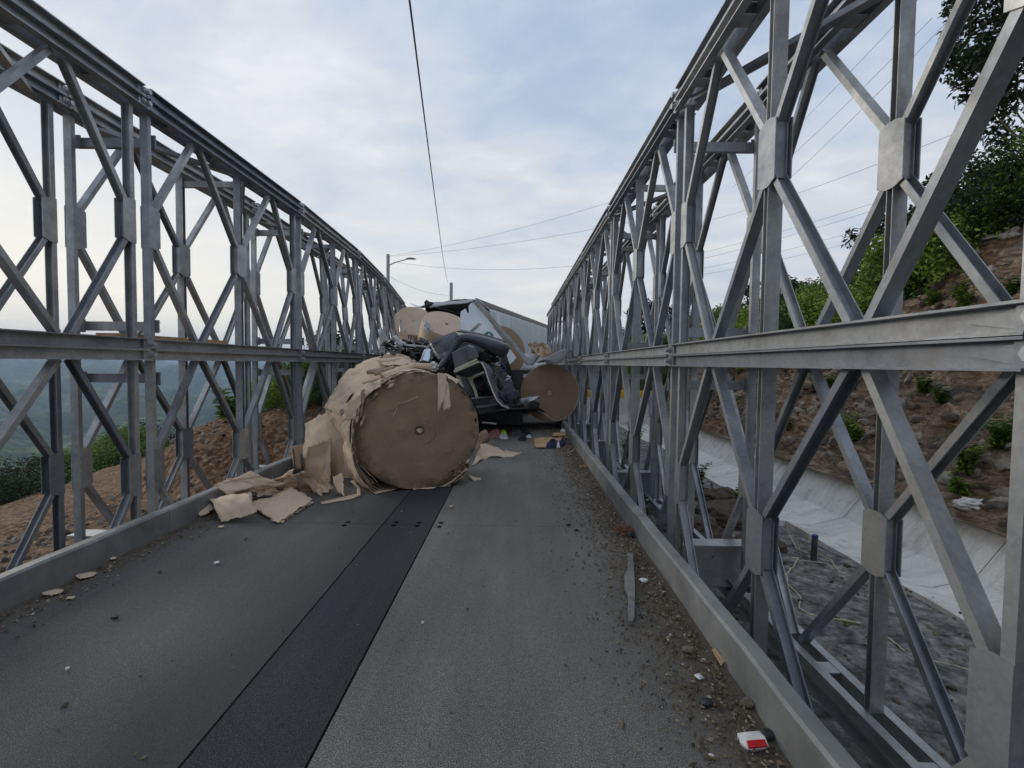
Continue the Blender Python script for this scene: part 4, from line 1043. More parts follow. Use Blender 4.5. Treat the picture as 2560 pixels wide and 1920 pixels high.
# dark crushed cab behind: firewall and seat base
cb_ = empty('cab_shell', Z3(1100, 1000, 10.4)); tag(cb_, 'crushed black truck cab interior under the bumper', 'truck cab')
put(poly('firewall', [Z3(890, 780, 10.4), Z3(1060, 740, 10.5), Z3(1330, 850, 10.6), Z3(1290, 960, 10.6), Z3(1420, 1180, 10.7), Z3(1400, 1350, 10.6), Z3(1050, 1380, 10.4), Z3(900, 1150, 10.2), Z3(780, 990, 10.1)], 'black_plastic', .05, .12, 3, seed=6, freq=2), cb_)
put(poly('cab_floor', [Z3(1060, 1420, 9.6), Z3(1400, 1375, 9.9), Z3(1640, 1365, 10.4), Z3(1700, 1400, 10.9), Z3(1400, 1395, 11.5), Z3(900, 1395, 11.5)], 'black_plastic', .05, .02, 2, seed=7), cb_)
put(poly('cab_floor_edge', [Z3(1100, 1412, 9.55), Z3(1360, 1372, 9.75), Z3(1500, 1362, 10.0), Z3(1500, 1372, 10.0), Z3(1360, 1383, 9.75), Z3(1100, 1425, 9.55)], 'dark_sheet', .02, .0, 1), cb_)
a = [Z3(1025, 1270, 9.3), Z3(1240, 1255, 9.5), Z3(1300, 1330, 9.3), Z3(1365, 1362, 9.3), Z3(1100, 1415, 9.1)]
put(poly('step_mat', a, 'black_plastic', .03, .0, 0, smooth=False), cb_)
put(poly('step_trim', [Z3(1025, 1268, 9.26), Z3(1235, 1252, 9.46), Z3(1238, 1264, 9.46), Z3(1030, 1282, 9.26)], 'alu', .012, 0, 0, smooth=False), cb_)
for i in range(30):                   # perforated tread strip
    x = 1075+200*i/29; y = 1355-28*i/29
    p = Z3(x, y, 9.13+.004*i); mb = MB(); mb.box((p.x-.010, p.y-.035, p.z-.022), (p.x+.004, p.y-.02, p.z+.022)); put(mb.build('tread_tooth', M['grey_plastic']), cb_)
# tangled soft black trim inside the cab
for i in range(9):
    x, y = [(960, 900), (1180, 900), (1150, 1050), (1210, 1120), (1130, 1170), (1000, 1130), (1050, 1200), (1230, 1220), (1190, 1000)][i]
    c_ = Z3(x, y, 10.0+.05*(i % 3)); mb = MB()
    bm = bmesh.new(); bmesh.ops.create_icosphere(bm, subdivisions=3, radius=1)
    for v in bm.verts:
        d_ = v.co.copy(); v.co = c_+Vector((d_.x*.22, d_.y*.25, d_.z*.17))*(1+.5*fbm(d_.x*1.8+i, d_.y*1.8, d_.z*1.8, 4))
    me = bpy.data.meshes.new('torn_trim'); bm.to_mesh(me); bm.free(); me.materials.append(M['grey_cloth' if i % 3 == 0 else 'black_cloth'])
    for p in me.polygons: p.use_smooth = True
    put(link('torn_trim', me), cb_)
rw = random.Random(4)
for i in range(14):                  # torn hoses and wiring looms
    x0, y0 = rw.uniform(880, 1380), rw.uniform(860, 1150); Y = rw.uniform(9.3, 9.9); L_ = rw.uniform(60, 190)
    pts = [Z3(x0+L_*t*rw.uniform(.2, 1.1)-30, y0+L_*.9*t-40*math.sin(t*3), Y-.2*t) for t in [j/6 for j in range(7)]]
    mb = MB(); mb.tube(pts, rw.choice([.006, .009, .014]), 6); put(mb.build('hose', M[rw.choice(['black_plastic', 'grey_plastic', 'black_plastic', 'white_bit', 'blue_paint'])], None, True), cb_)
# storage box with cream rim
bx = empty('storage_box', Z3(960, 900, 9.2)); tag(bx, 'dark grey plastic cab storage box with cream rims, tipped over', 'box')
fr_ = [(845, 855), (905, 825), (985, 788), (1040, 812), (1075, 905), (875, 1000)]
sec0 = [Z3(x, y, 9.05+.0004*(x-850)) for x, y in fr_]; sec1 = [p+Vector((.02, .40, .04)) for p in sec0]
o = swept('box_body', [sec0, sec1], 'grey_plastic', False); bevel(o, .015, 2); put(o, bx)
for q, dd in (([(872, 1000), (1075, 905), (1080, 922), (880, 1016)], 0), ([(863, 1018), (1090, 928), (1092, 945), (868, 1040)], -.05)):
    put(poly('rim', [Z3(x, y, 9.02+dd+.0004*(x-850)) for x, y in q], 'cream', .05, 0, 0, smooth=False), bx)
put(poly('box_panel', [Z3(985, 790, 9.04), Z3(1040, 812, 9.06), Z3(1068, 895, 9.08), Z3(1000, 925, 9.05)], 'grey_plastic', .02, 0, 0, smooth=False), bx)
put(poly('box_underside', [Z3(870, 1040, 8.98), Z3(1095, 945, 9.06), Z3(1125, 1000, 9.4), Z3(1010, 1080, 9.5), Z3(880, 1060, 9.3)], 'grey_plastic', .02, 0, 1), bx)
# cream interior frame
ff = empty('interior_trim', Z3(1000, 1130, 9.5)); tag(ff, 'cream interior frame pieces hanging below the storage box', 'trim')
put(swept('frame_bar', [[Z3(x+dx, y+dy, Y+dz) for dx, dy, dz in ((0, 0, 0), (w_, 0, 0), (w_, 0, .08), (0, 0, .08))] for x, y, Y, w_ in ((985, 1070, 9.5, 50), (1010, 1130, 9.5, 34), (1045, 1200, 9.45, 30), (1065, 1265, 9.4, 26))], 'cream', False), ff)
put(poly('frame_bar', [Z3(885, 1060, 9.2), Z3(920, 1065, 9.2), Z3(940, 1130, 9.15), Z3(958, 1175, 9.1), Z3(935, 1165, 9.1), Z3(900, 1120, 9.15)], 'cream', .03, 0, 1), ff)
put(poly('frame_bar', [Z3(1000, 1080, 9.5), Z3(1140, 1025, 9.6), Z3(1145, 1045, 9.6), Z3(1010, 1110, 9.5)], 'cream', .04, 0, 1), ff)
put(poly('frame_panel', [Z3(905, 1065, 9.6), Z3(1000, 1090, 9.6), Z3(1050, 1260, 9.5), Z3(960, 1250, 9.5)], 'grey_plastic', .03, 0, 1), ff)
# door shell: long bent grey panel with a pale lip
ds = empty('door_shell', Z3(1220, 1150, 9.2)); tag(ds, 'bent grey door shell with a pale edge, hanging in front of the cab', 'door')
edge = [(1085, 945), (1120, 945), (1150, 1000), (1185, 1110), (1225, 1215), (1260, 1290), (1310, 1345), (1370, 1368)]
back = [(1130, 955), (1180, 975), (1215, 1020), (1225, 1110), (1265, 1200), (1300, 1270), (1330, 1320), (1370, 1355)]
secs = []
for (x, y), (x2, y2), i in zip(edge, back, range(8)):
    a = Z3(x, y, 8.95); b_ = Z3(x2, y2, 9.35); secs.append([a, b_, b_+Vector((.02, .03, .02)), a+Vector((.02, .03, .02))])
put(swept('door_skin', secs, 'grey_plastic', False), ds)
secs = [[Z3(x-6, y, 8.93), Z3(x+6, y-3, 8.93), Z3(x+6, y-3, 8.97), Z3(x-6, y, 8.97)] for x, y in edge]
put(swept('door_lip', secs, 'white_bit', False), ds)
# seat belt strap and buckle
sb = empty('seat_belt', Z3(1330, 1100, 9.4)); tag(sb, 'wide black seat belt strap with a pale metal buckle', 'seat belt')
put(sheet('strap', [Z3(1215, 985, 9.6), Z3(1290, 975, 9.6), Z3(1470, 1250, 9.2), Z3(1350, 1235, 9.2)][:4], nx=10, ny=16, amp=.01, tear=0, mat='belt', seed=60, thick=.012), sb)
put(sheet('strap', [Z3(1290, 1000, 9.5), Z3(1340, 1030, 9.5), Z3(1480, 1270, 9.25), Z3(1400, 1250, 9.25)], nx=10, ny=16, amp=.01, tear=0, mat='belt', seed=61, thick=.012), sb)
mb = MB(); mb.tube([Z3(x, y, 9.15) for x, y in ((1345, 1112), (1380, 1085), (1372, 1072), (1355, 1075), (1390, 1078), (1378, 1095))], .012, 8); put(mb.build('buckle', M['chrome']), sb)
# dark bag
def lump(name, c, s, mat, seed, lab=None, cat=None, parent=None, f=2.2, a=.45, sub=4):
    bm = bmesh.new(); bmesh.ops.create_icosphere(bm, subdivisions=sub, radius=1)
    for v in bm.verts:
        d_ = v.co.copy(); q = 1+a*fbm(d_.x*f+seed, d_.y*f, d_.z*f, 5, .8)
        v.co = Vector((d_.x*s[0]*q, d_.y*s[1]*q, max(-s[2], d_.z*s[2]*q)))
    me = bpy.data.meshes.new(name); bm.to_mesh(me); bm.free(); me.materials.append(M[mat])
    for p in me.polygons: p.use_smooth = True
    o = link(name, me, parent, c)
    if lab: tag(o, lab, cat)
    return o
lump('bag', Z3(1365, 1270, 9.3), (.20, .2, .19), 'grey_cloth', 71, 'crumpled dark grey bag sagging out of the cab', 'bag', f=2.6, a=.5)
lump('cloth', Z3(1453, 1252, 9.6), (.035, .04, .04), 'red_lens', 73, 'small red rag beside the dark bag', 'cloth')
# bent sheets by the right roll
o = poly('metal_sheet', [Z3(1430, 1350, 9.6), Z3(1445, 1290, 9.6), Z3(1540, 1262, 9.5), Z3(1658, 1250, 9.4), Z3(1600, 1290, 9.35), Z3(1500, 1335, 9.4)], 'sheet_metal', .006, .04, 3, seed=81); tag(o, 'pale torn metal sheet pointing at the right roll', 'metal sheet')
o = poly('metal_sheet', [Z3(1530, 1345, 9.7), Z3(1590, 1285, 9.7), Z3(1660, 1320, 9.7), Z3(1640, 1365, 9.7), Z3(1560, 1365, 9.7)], 'dark_sheet', .02, .05, 3, seed=82); tag(o, 'dark brown torn sheet in front of the right roll', 'metal sheet')
o = poly('metal_sheet', [Z3(1455, 855, 11.3), Z3(1540, 850, 11.4), Z3(1660, 890, 11.5), Z3(1590, 970, 11.2), Z3(1540, 955, 11.1), Z3(1500, 900, 11.2)], 'sheet_metal', .006, .06, 3, seed=83); tag(o, 'dull creased metal sheet between the grey panel and the right roll', 'metal sheet')
o = sheet('metal_sheet', [Z3(1625, 945, 10.9), Z3(1820, 850, 11.3), Z3(1960, 838, 10.9), Z3(1840, 950, 10.35)], nx=16, ny=12, amp=.02, tear=.01, mat='dark_sheet', seed=84, bulge=lambda u, v: .06*math.sin(math.pi*v), thick=.006); tag(o, 'dark bent metal sheet curving over the top of the right roll', 'metal sheet')
o = poly('metal_sheet', [Z3(1590, 975, 10.85), Z3(1700, 905, 10.95), Z3(1830, 845, 11.15), Z3(1760, 900, 10.8), Z3(1690, 950, 10.7)], 'white_paint', .006, .02, 2, seed=85); tag(o, 'white underside of a bent sheet on the right roll', 'metal sheet')
mb = MB()                          # torn white strap round the right roll
pts = [cB+Vector((0, -.02, 0))+Vector((.672*math.cos(R(t)), 0, .672*math.sin(R(t)))) for t in range(-70, 36, 5)]
pts = [Z3(1600, 1368, 10.6), Z3(1700, 1420, 10.75), Z3(1790, 1478, 10.85)]+pts
mb.tube(pts, .012, 6); o = mb.build('strap', M['cream']); tag(o, 'pale strap curling round the right paper roll', 'strap')
# black debris, silver can and white piece at the left of the bumper
for i, (x, y, Y, s, m_, lab) in enumerate([(330, 790, 11.8, (.30, .3, .13), 'black_plastic', 'heap of torn black plastic at the left of the pile'), (450, 860, 10.8, (.28, .3, .12), 'black_plastic', 'black plastic wreckage above the torn wrapping'), (560, 800, 11.6, (.35, .3, .12), 'black_plastic', 'flattened black plastic under the standing roll'), (570, 900, 10.2, (.20, .2, .10), 'black_cloth', 'soft black debris left of the silver can'), (700, 900, 10.2, (.22, .25, .2), 'black_plastic', 'black debris behind the silver can')]):
    for p_ in lump('debris', Z3(x, y, Y), s, m_, 90+i*3, lab, 'debris', f=3.2, a=1.0, sub=3).data.polygons: p_.use_smooth = False
rnd = random.Random(5)
for i in range(16):                  # shards sticking out of the black debris
    x, y = rnd.uniform(250, 620), rnd.uniform(720, 880); Y = lerp(11.5, 10.2, (y-720)/170)
    L, w_, an = rnd.uniform(50, 150), rnd.uniform(14, 46), rnd.uniform(-1.1, 1.4)
    dx, dy = L*math.cos(an), L*math.sin(an)*.8
    m_ = ['black_plastic', 'dark_sheet', 'black_plastic', 'black_cloth', 'black_plastic', 'bumper', 'black_plastic', 'grey_plastic'][i % 8]
    o = poly('shard', [Z3(x-dx/2, y-dy/2, Y), Z3(x+dx/2, y+dy/2, Y-.15), Z3(x+dx/2-w_*.4, y+dy/2+w_, Y-.2), Z3(x-dx/2-w_*.2, y-dy/2+w_*.8, Y-.05)], m_, .012, .03, 2, seed=i)
    tag(o, {'black_plastic': 'black plastic shard in the wreckage left of the bumper', 'dark_sheet': 'dark metal strip in the wreckage left of the bumper', 'grey_plastic': 'grey plastic shard in the wreckage left of the bumper', 'black_cloth': 'torn black fabric in the wreckage left of the bumper', 'bumper': 'blue-black plastic shard in the wreckage left of the bumper'}[m_], 'shard', 'shards left of the bumper')
for i_, (q, m_, lab) in enumerate([([(385, 745), (440, 778), (560, 788), (650, 800), (650, 812), (550, 802), (430, 792), (375, 758)], 'white_bit', 'pale curved trim edge lying over the black plastic'), ([(300, 700), (335, 690), (400, 790), (370, 800)], 'white_paint', 'white painted strip sticking out of the black plastic'), ([(700, 820), (770, 790), (800, 850), (730, 900)], 'sheet_metal', 'grey crumpled metal piece under the bumper corner'), ([(1170, 870), (1300, 900), (1290, 985), (1210, 960)], 'white_paint', 'pale bent panel piece under the end of the bumper'), ([(1290, 1010), (1370, 1060), (1420, 1150), (1340, 1110)], 'sheet_metal', 'grey torn panel behind the seat belt'), ([(590, 900), (700, 930), (690, 980), (600, 960)], 'dark_sheet', 'dark torn plate beside the silver cylinder')]):
    o = poly('torn_panel', [Z3(x, y, 10.15-.25*(i_ > 1)+.0006*x*(i_ < 2)) for x, y in q], m_, .012, .07, 3, seed=200+i_, freq=4); tag(o, lab, 'panel')
mb = MB(); mb.cyl(Z3(600, 960, 9.7), Z3(640, 852, 9.9), .125, n=24); o = mb.build('can', M['chrome']); bevel(o, .01, 2); tag(o, 'shiny silver cylinder standing left of the bumper', 'cylinder')
lump('plastic_piece', Z3(678, 985, 9.3), (.075, .07, .09), 'white_bit', 96, 'crumpled white plastic piece beside the silver cylinder', 'plastic', f=3, a=.6)
lump('plastic_piece', Z3(365, 770, 11.2), (.10, .1, .07), 'white_bit', 98, 'white broken plastic piece among the black debris', 'plastic', f=3, a=.7)
o = poly('plastic_sheet', [Z3(165, 640, 12.4), Z3(200, 620, 12.4), Z3(265, 740, 12.2), Z3(240, 850, 11.9), Z3(175, 860, 11.9)], 'frosted', .006, .04, 3, seed=99); tag(o, 'dull translucent plastic sheet against the left truss', 'plastic sheet')
o = poly('metal_strip', [Z3(370, 560, 14.2), Z3(392, 550, 14.2), Z3(385, 640, 14), Z3(412, 690, 13.9), Z3(410, 715, 13.9), Z3(365, 700, 13.9)], 'sheet_metal', .01, .03, 2, seed=100); tag(o, 'bent bright metal strip in front of the pale roll', 'metal strip')
o = sheet('paper_sheet', [Z3(320, 660, 13.2), Z3(420, 640, 13.4), Z3(470, 780, 12.8), Z3(390, 790, 12.6)], nx=14, ny=12, amp=.05, tear=.08, mat='kraft_dark', seed=101); tag(o, 'brown torn paper under the pale roll', 'paper')
mb = MB(); mb.tube([Z3(x, y, 9.6) for x, y in ((1125, 1498), (1190, 1502), (1255, 1512))], .016, 6); o = mb.build('metal_strip', M['white_bit']); tag(o, 'thin white strip in the dark under the cab', 'strip')
# something solid and dark under the pile: the chassis of the tractor
ch = empty('truck_chassis', (CX+.2, 11, .1)); tag(ch, 'dark truck chassis in the shadow under the pile', 'chassis')
for x in (-1.35, -.55):
    mb = MB(); mb.channel((x, 10.2, .62), (x+.35, 17.5, .75), Zv, X_, .26, .08, .01); put(mb.build('frame_rail', M['dark_steel']), ch)
for y in (10.7, 14.5, 15.9):
    for x in (-2.35, .25):
        if y < 11 and x > 0: continue
        mb = MB(); mb.cyl((x-.15, y, .48), (x+.15, y, .48), .48, n=28); put(mb.build('tyre', M['black_plastic']), ch)
mb = MB(); mb.box((-2.2, 11.2, .06), (.15, 12.6, 1.35)); put(mb.build('light_blocker', M['black_plastic']), ch)  # dark box added to block light coming from behind under the pile
mb = MB(); mb.box((-2.6, 13.0, .95), (.4, 17.8, 1.12)); put(mb.build('bed', M['dark_steel']), ch)

# ------------------------------------------------------------------ vegetation
def surf(x, y):
    z = ground_h(x, y)
    if 5.4 < x < 14.9 and 1.5 < y < 29.5: z = max(z, bank_h(x, y))
    return z
def hit(px, py, y0=3., y1=60.):
    d = CR*((px-1280)/F) + CU*((960-py)/F) + CF; d /= d.y; y = y0
    while y < y1:
        p = Vector((d.x*y, y, CAMZ+d.z*y))
        if surf(p.x, p.y) > p.z: return p
        y += .05
    return None
def leaves(rs, C, N, size, spread, aspect=2.2, droop=.3):
    """N leaf-sized quads around clump centres C (k x 3); each leaf is its own little folded face"""
    k_ = len(C); idx = rs.integers(0, k_, N)
    off = rs.normal(0, 1, (N, 3)); off /= np.linalg.norm(off, axis=1)[:, None]+1e-6
    off *= (rs.random(N)**.45)[:, None]*spread
    P = C[idx]+off
    n_ = off+rs.normal(0, .55*spread, (N, 3))+np.array([0, 0, .5*spread]); n_ /= np.linalg.norm(n_, axis=1)[:, None]+1e-9
    t = rs.normal(0, 1, (N, 3)); t[:, 2] -= droop; t -= n_*(t*n_).sum(1)[:, None]; t /= np.linalg.norm(t, axis=1)[:, None]+1e-9
    b_ = np.cross(n_, t); s = size*(.6+.8*rs.random(N))[:, None]
    w = s/aspect
    v0 = P; v1 = P+t*s*.45+b_*w*.5+n_*s*.06; v2 = P+t*s-n_*s*.08; v3 = P+t*s*.45-b_*w*.5+n_*s*.06
    V = np.stack([v0, v1, v2, v3], 1).reshape(-1, 3)
    return V, np.arange(N*4).reshape(-1, 4)
def bush_mesh(seed, w, h, nclump, N, size, mat):
    rs = np.random.default_rng(seed)
    d = rs.normal(0, 1, (nclump, 3)); d /= np.linalg.norm(d, axis=1)[:, None]
    C = d*(.45+.55*rs.random(nclump)**.6)[:, None]*np.array([w, w, h*.5])+np.array([0, 0, h*.5])
    C[:, 2] = np.maximum(C[:, 2], .05)
    V, Fq = leaves(rs, C, N, size, .26*w)
    return np_mesh('foliage', V, Fq, M[mat])
def stem_mesh(seed, w, h, n):
    r_ = random.Random(seed); mb = MB()
    for i in range(n):
        a = r_.uniform(0, 6.28); q = r_.uniform(.3, .8)
        mb.tube([(0, 0, -.1), (.3*q*w*math.cos(a), .3*q*w*math.sin(a), h*.35), (q*w*math.cos(a), q*w*math.sin(a), h*r_.uniform(.6, .85))], lambda t: .018*(1-t*.8), 5)
    return mb.mesh('stem', M['bark'], True)
BUSH = [(bush_mesh(11, 1., 1.5, 70, 6400, .085, 'leaf_bright'), stem_mesh(1, 1., 1.5, 7)),
        (bush_mesh(12, 1.1, 1.3, 70, 6400, .085, 'leaf_mid'), stem_mesh(2, 1.1, 1.3, 7)),
        (bush_mesh(13, .9, 1.7, 64, 6000, .09, 'leaf_mid'), stem_mesh(3, .9, 1.7, 7)),
        (bush_mesh(14, 1.2, 1.6, 70, 6400, .085, 'leaf_dark'), stem_mesh(4, 1.2, 1.6, 7)),
        (bush_mesh(15, 1., 1.2, 70, 6400, .075, 'leaf_bright'), stem_mesh(5, 1., 1.2, 7))]
rb = random.Random(21)
def bush(x, y, s, kind, lab, group, z=None, sz=1.):
    root = empty('bush', (x, y, (surf(x, y) if z is None else z)-.12*s), lab, 'bush', group)
    root.rotation_euler = (rb.uniform(-.15, .15), rb.uniform(-.15, .15), rb.uniform(0, 6.28)); root.scale = (s, s, s*sz)
    link('foliage', BUSH[kind][0], root)['kind'] = 'stuff'; link('stem', BUSH[kind][1], root); return root
KL = {0: 'bright yellow-green bush', 1: 'mid green bush', 2: 'tall mid green bush', 3: 'dark green bush', 4: 'low yellow-green bush'}
for i in range(90):                     # thicket along the top of the rock cut
    y = 9.6+14*rb.random()**1.8; x0 = 5.5+(bank_crest(y)+.34)/.98
    x = x0+.15+5.5*rb.random()**1.5; kd = rb.choice([0, 0, 1, 2, 4, 4, 3])
    bush(x, y, rb.uniform(.6, 1.25), kd, KL[kd]+' on top of the rock cut', 'bushes on top of the rock cut')
for i in range(30):                     # farther thicket
    y = rb.uniform(20, 42); x = 5.2+rb.uniform(0, 1)*(y*.55); kd = rb.choice([0, 1, 2, 3, 3])
    bush(x, y, rb.uniform(.8, 1.6), kd, KL[kd]+' beyond the far end of the right truss', 'bushes beyond the right truss')
for i, (x, y, s, kd) in enumerate([(-8.2, 15.6, .7, 0), (-7.3, 16.2, .9, 2), (-6.6, 15.8, .8, 1), (-6.0, 16.6, 1.0, 3), (-5.6, 17.6, 1.1, 1), (-7.8, 17.8, 1.0, 3), (-6.9, 18.2, 1.2, 2), (-9.0, 17.0, .6, 4), (-5.4, 19.4, 1.1, 0), (-6.4, 20.5, 1.2, 1), (-8.6, 19.8, .9, 0), (-5.8, 15.2, .7, 3)]):
    bush(x, y, s, kd, KL[kd]+' on the earth bank left of the bridge', 'bushes on the left earth bank')
for i in range(46):                     # scrub below the edge of the terrace
    y = rb.uniform(8, 52); x = -12.4-.47*y-rb.uniform(.3, 15); kd = rb.choice([1, 3, 3, 0, 4])
    bush(x, y, rb.uniform(1.0, 2.3), kd, KL[kd]+' on the slope below the dirt terrace', 'scrub below the dirt terrace')

def tree(name, base, lab, mat, H_, crown, seed, N, size, group=None, nbr=16, nclump=70, spread=.55):
    """tapered trunk, limbs reaching to leaf clumps, an airy crown"""
    root = empty(name, base, lab, 'tree', group); rs = np.random.default_rng(seed); r_ = random.Random(seed)
    cw, c0, c1 = crown
    d = rs.normal(0, 1, (nclump, 3)); d /= np.linalg.norm(d, axis=1)[:, None]
    C = d*(.5+.5*rs.random(nclump)**.5)[:, None]*np.array([cw, cw, (c1-c0)/2])+np.array([0, 0, (c0+c1)/2])
    mb = MB(); lean = (r_.uniform(-.3, .3), r_.uniform(-.3, .3))
    mb.tube([(lean[0]*t*t, lean[1]*t*t, H_*t-.3) for t in [i/8 for i in range(9)]], lambda t: .05*H_*.5*(1-.85*t)+.015, 8)
    mb.build('trunk', M['bark'], root, True)
    br = MB()
    for i in range(nbr):
        c_ = C[i*nclump//nbr]; t = min(.95, max(.25, (c_[2]-.25*H_*r_.random())/H_*.8)); s = Vector((lean[0]*t*t, lean[1]*t*t, H_*t-.3))
        e = Vector(c_); m_ = s.lerp(e, .5)+Vector((0, 0, -.12*(e-s).length)); br.tube([s, m_, e], lambda q: .035*(1-q*.8)+.006, 5)
    br.build('limbs', M['bark'], root, True)
    V, Fq = leaves(rs, C, N, size, spread)
    link('crown', np_mesh('crown', V, Fq, M[mat]), root)['kind'] = 'stuff'; return root
tree('tree', (13.4, 12.2, surf(13.4, 12.2)), 'large dark leafy tree at the upper right corner', 'leaf_dark', 7.6, (2.3, 2.6, 9.8), 31, 15000, .17, nclump=100, spread=.42)
tree('tree', (16.0, 18.2, surf(16.0, 18.2)), 'airy dark tree with drooping sprays behind the bushes on the rock cut', 'leaf_dark', 4.6, (2.0, .9, 5.0), 32, 6500, .22, nclump=46, spread=.5)
tree('tree', (12.9, 17.2, surf(12.9, 17.2)), 'small thin tree standing out against the sky left of the large tree', 'leaf_dark', 3.6, (1.1, .8, 3.9), 33, 2600, .18, nclump=26, spread=.4)
tree('tree', (12.6, 24., surf(12.6, 24.)), 'thin dark tree low on the skyline behind the right truss', 'leaf_dark', 3.0, (1.3, .8, 3.4), 34, 2200, .2, nclump=24, spread=.4)
tree('tree', (9.6, 34., surf(9.6, 34.)), 'distant flat-topped tree seen through the right truss', 'leaf_dark', 3.4, (1.9, 2.0, 3.8), 35, 2600, .24, nclump=26, spread=.45)
tree('tree', (-7.6, 20.5, surf(-7.6, 20.5)), 'dark leafy tree on the left bank behind the truss', 'leaf_dark', 2.0, (1.2, .5, 2.2), 36, 2800, .2, nclump=30)

def weed(p, h, n, lab, mat, seed, leaf=.09, cat='plant', spreadf=.5):
    """young plant: stems with paired leaflets"""
    r_ = random.Random(seed); root = empty('weed', p, lab, cat); st = MB(); V = []; Fq = []
    for i in range(n):
        a = r_.uniform(0, 6.28); L = h*r_.uniform(.6, 1.1); sp = spreadf*r_.uniform(.3, 1)
        pts = [Vector((sp*L*t*t*math.cos(a), sp*L*t*t*math.sin(a), L*t-.3*sp*L*t**3)) for t in [j/7 for j in range(8)]]
        st.tube(pts, lambda t: .006*(1-t*.7), 4)
        for j in range(1, 8):
            for s in (-1, 1):
                for q in range(2):
                    b_ = pts[j]; d = Vector((math.cos(a+s*1.4+r_.uniform(-.5, .5)), math.sin(a+s*1.4+r_.uniform(-.5, .5)), r_.uniform(-.1, .5))).normalized()
                    w_ = d.cross(Vector((0, 0, 1))).normalized(); l_ = leaf*r_.uniform(.6, 1.3)*(1.2-.07*j)
                    k0 = len(V); V += [b_, b_+d*l_*.5+w_*l_*.2+Vector((0, 0, .1*l_)), b_+d*l_-Vector((0, 0, .15*l_)), b_+d*l_*.5-w_*l_*.2+Vector((0, 0, .1*l_))]; Fq.append((k0, k0+1, k0+2, k0+3))
    st.build('stem', M['leaf_mid'], root, True); link('leaf_spray', np_mesh('leaf_spray', [tuple(v) for v in V], Fq, M[mat]), root)['kind'] = 'stuff'; return root
for i, (px, py, h, n, m_, lab) in enumerate([(2125, 1110, .62, 10, 'leaf_bright', 'tall spindly weed on the rocky bank behind the truss'), (2415, 1190, .55, 14, 'leaf_bright', 'leafy green weed near the foot of the bank at the right'), (2400, 1240, .28, 8, 'leaf_bright', 'small yellow-green weed at the foot of the bank'), (2310, 985, .30, 8, 'leaf_mid', 'little green tuft high on the bare rock'),
        (1965, 1075, .42, 9, 'leaf_bright', 'grassy weed growing at the edge of the drain'), (2500, 1130, .5, 14, 'leaf_mid', 'dark green weed patch at the right edge of the bank'), (2040, 985, .5, 9, 'leaf_mid', 'weed on the bank just below the middle chord'), (1800, 1000, .8, 14, 'leaf_mid', 'leafy weed at the far end of the drain'), (1830, 1050, .6, 12, 'leaf_mid', 'weed clump beside the drain behind the truss posts'), (2330, 770, .5, 12, 'leaf_bright', 'yellow-green creeper on the upper rock'), (2410, 775, .45, 12, 'leaf_bright', 'green creeper on the upper rock at the right')]):
    p = hit(px, py)
    if p: weed(p, h, n, lab, m_, 60+i, leaf=.11)
for i, (x, y, h, lab) in enumerate([(3.6, 9.4, .55, 'weed growing between the right truss and the drain'), (3.9, 8.2, .45, 'low weed beside the rubble near the drain'), (3.2, 10.6, .6, 'weed beside the far truss posts'), (2.9, 12.2, .7, 'tall weed close behind the right roll'), (4.1, 11.4, .6, 'weed at the near lip of the drain'), (3.4, 13.5, .7, 'far weed between truss and drain')]):
    weed(Vector((x, y, surf(x, y))), h, 12, lab, 'leaf_mid', 90+i, leaf=.12)
for i in range(26):
    y = rb.uniform(3.5, 12); x = rb.uniform(6.0, 9.5)
    weed(Vector((x, y, bank_h(x, y)-.02)), rb.uniform(.18, .45), rb.randint(6, 11), 'small bright green weed rooted in the rubble of the rocky bank', 'leaf_bright' if i % 3 else 'leaf_mid', 400+i, leaf=.10)['group'] = 'small weeds on the rocky bank'
weed(Vector((-8.9, 14.6, surf(-8.9, 14.6))), 1.0, 7, 'broad-leaved plant on the crest of the left bank', 'leaf_mid', 120, leaf=.32)

# ------------------------------------------------------------------ stones
def stone_geo(rng, c, s):
    bm = bmesh.new(); bmesh.ops.create_icosphere(bm, subdivisions=1, radius=1); o_ = rng.uniform(0, 99)
    q = Matrix.Rotation(rng.uniform(0, 6.28), 3, Vector((rng.uniform(-1, 1), rng.uniform(-1, 1), 1)).normalized())
    sc = (s*rng.uniform(.7, 1.3), s*rng.uniform(.7, 1.3), s*rng.uniform(.45, .85))
    vs = [Vector(c)+q @ Vector((v.co.x*sc[0], v.co.y*sc[1], v.co.z*sc[2]))*(1+.35*fbm(v.co.x*1.3+o_, v.co.y*1.3, v.co.z*1.3, 3)) for v in bm.verts]
    fs = [tuple(v.index for v in f.verts) for f in bm.faces]; bm.free(); return vs, fs
rng = random.Random(77)
mb = MB()
for i in range(1500):
    y = rng.uniform(2.5, 16); x = rng.uniform(5.7, 11); s = .03*math.exp(rng.uniform(0, 1.7))
    mb.add(*stone_geo(rng, (x, y, bank_h(x, y)+s*.1), s))
o = mb.build('rubble', M['stone']); tag(o, 'loose brown stones scattered over the rocky bank', 'rubble', kind='stuff')
mb = MB()
for i in range(900):
    x = rng.uniform(-13, -4.6); y = rng.uniform(6, 17); s = .025*math.exp(rng.uniform(0, 1.5)); mb.add(*stone_geo(rng, (x, y, ground_h(x, y)+s*.1), s))
for i in range(700):
    x = rng.uniform(1.2, 4.5); y = rng.uniform(1.5, 12); s = .010*math.exp(rng.uniform(0, 1.6)); mb.add(*stone_geo(rng, (x, y, ground_h(x, y)+s*.1), s))
o = mb.build('gravel', M['stone']); tag(o, 'loose stones on the bare earth beside the bridge', 'gravel', kind='stuff')
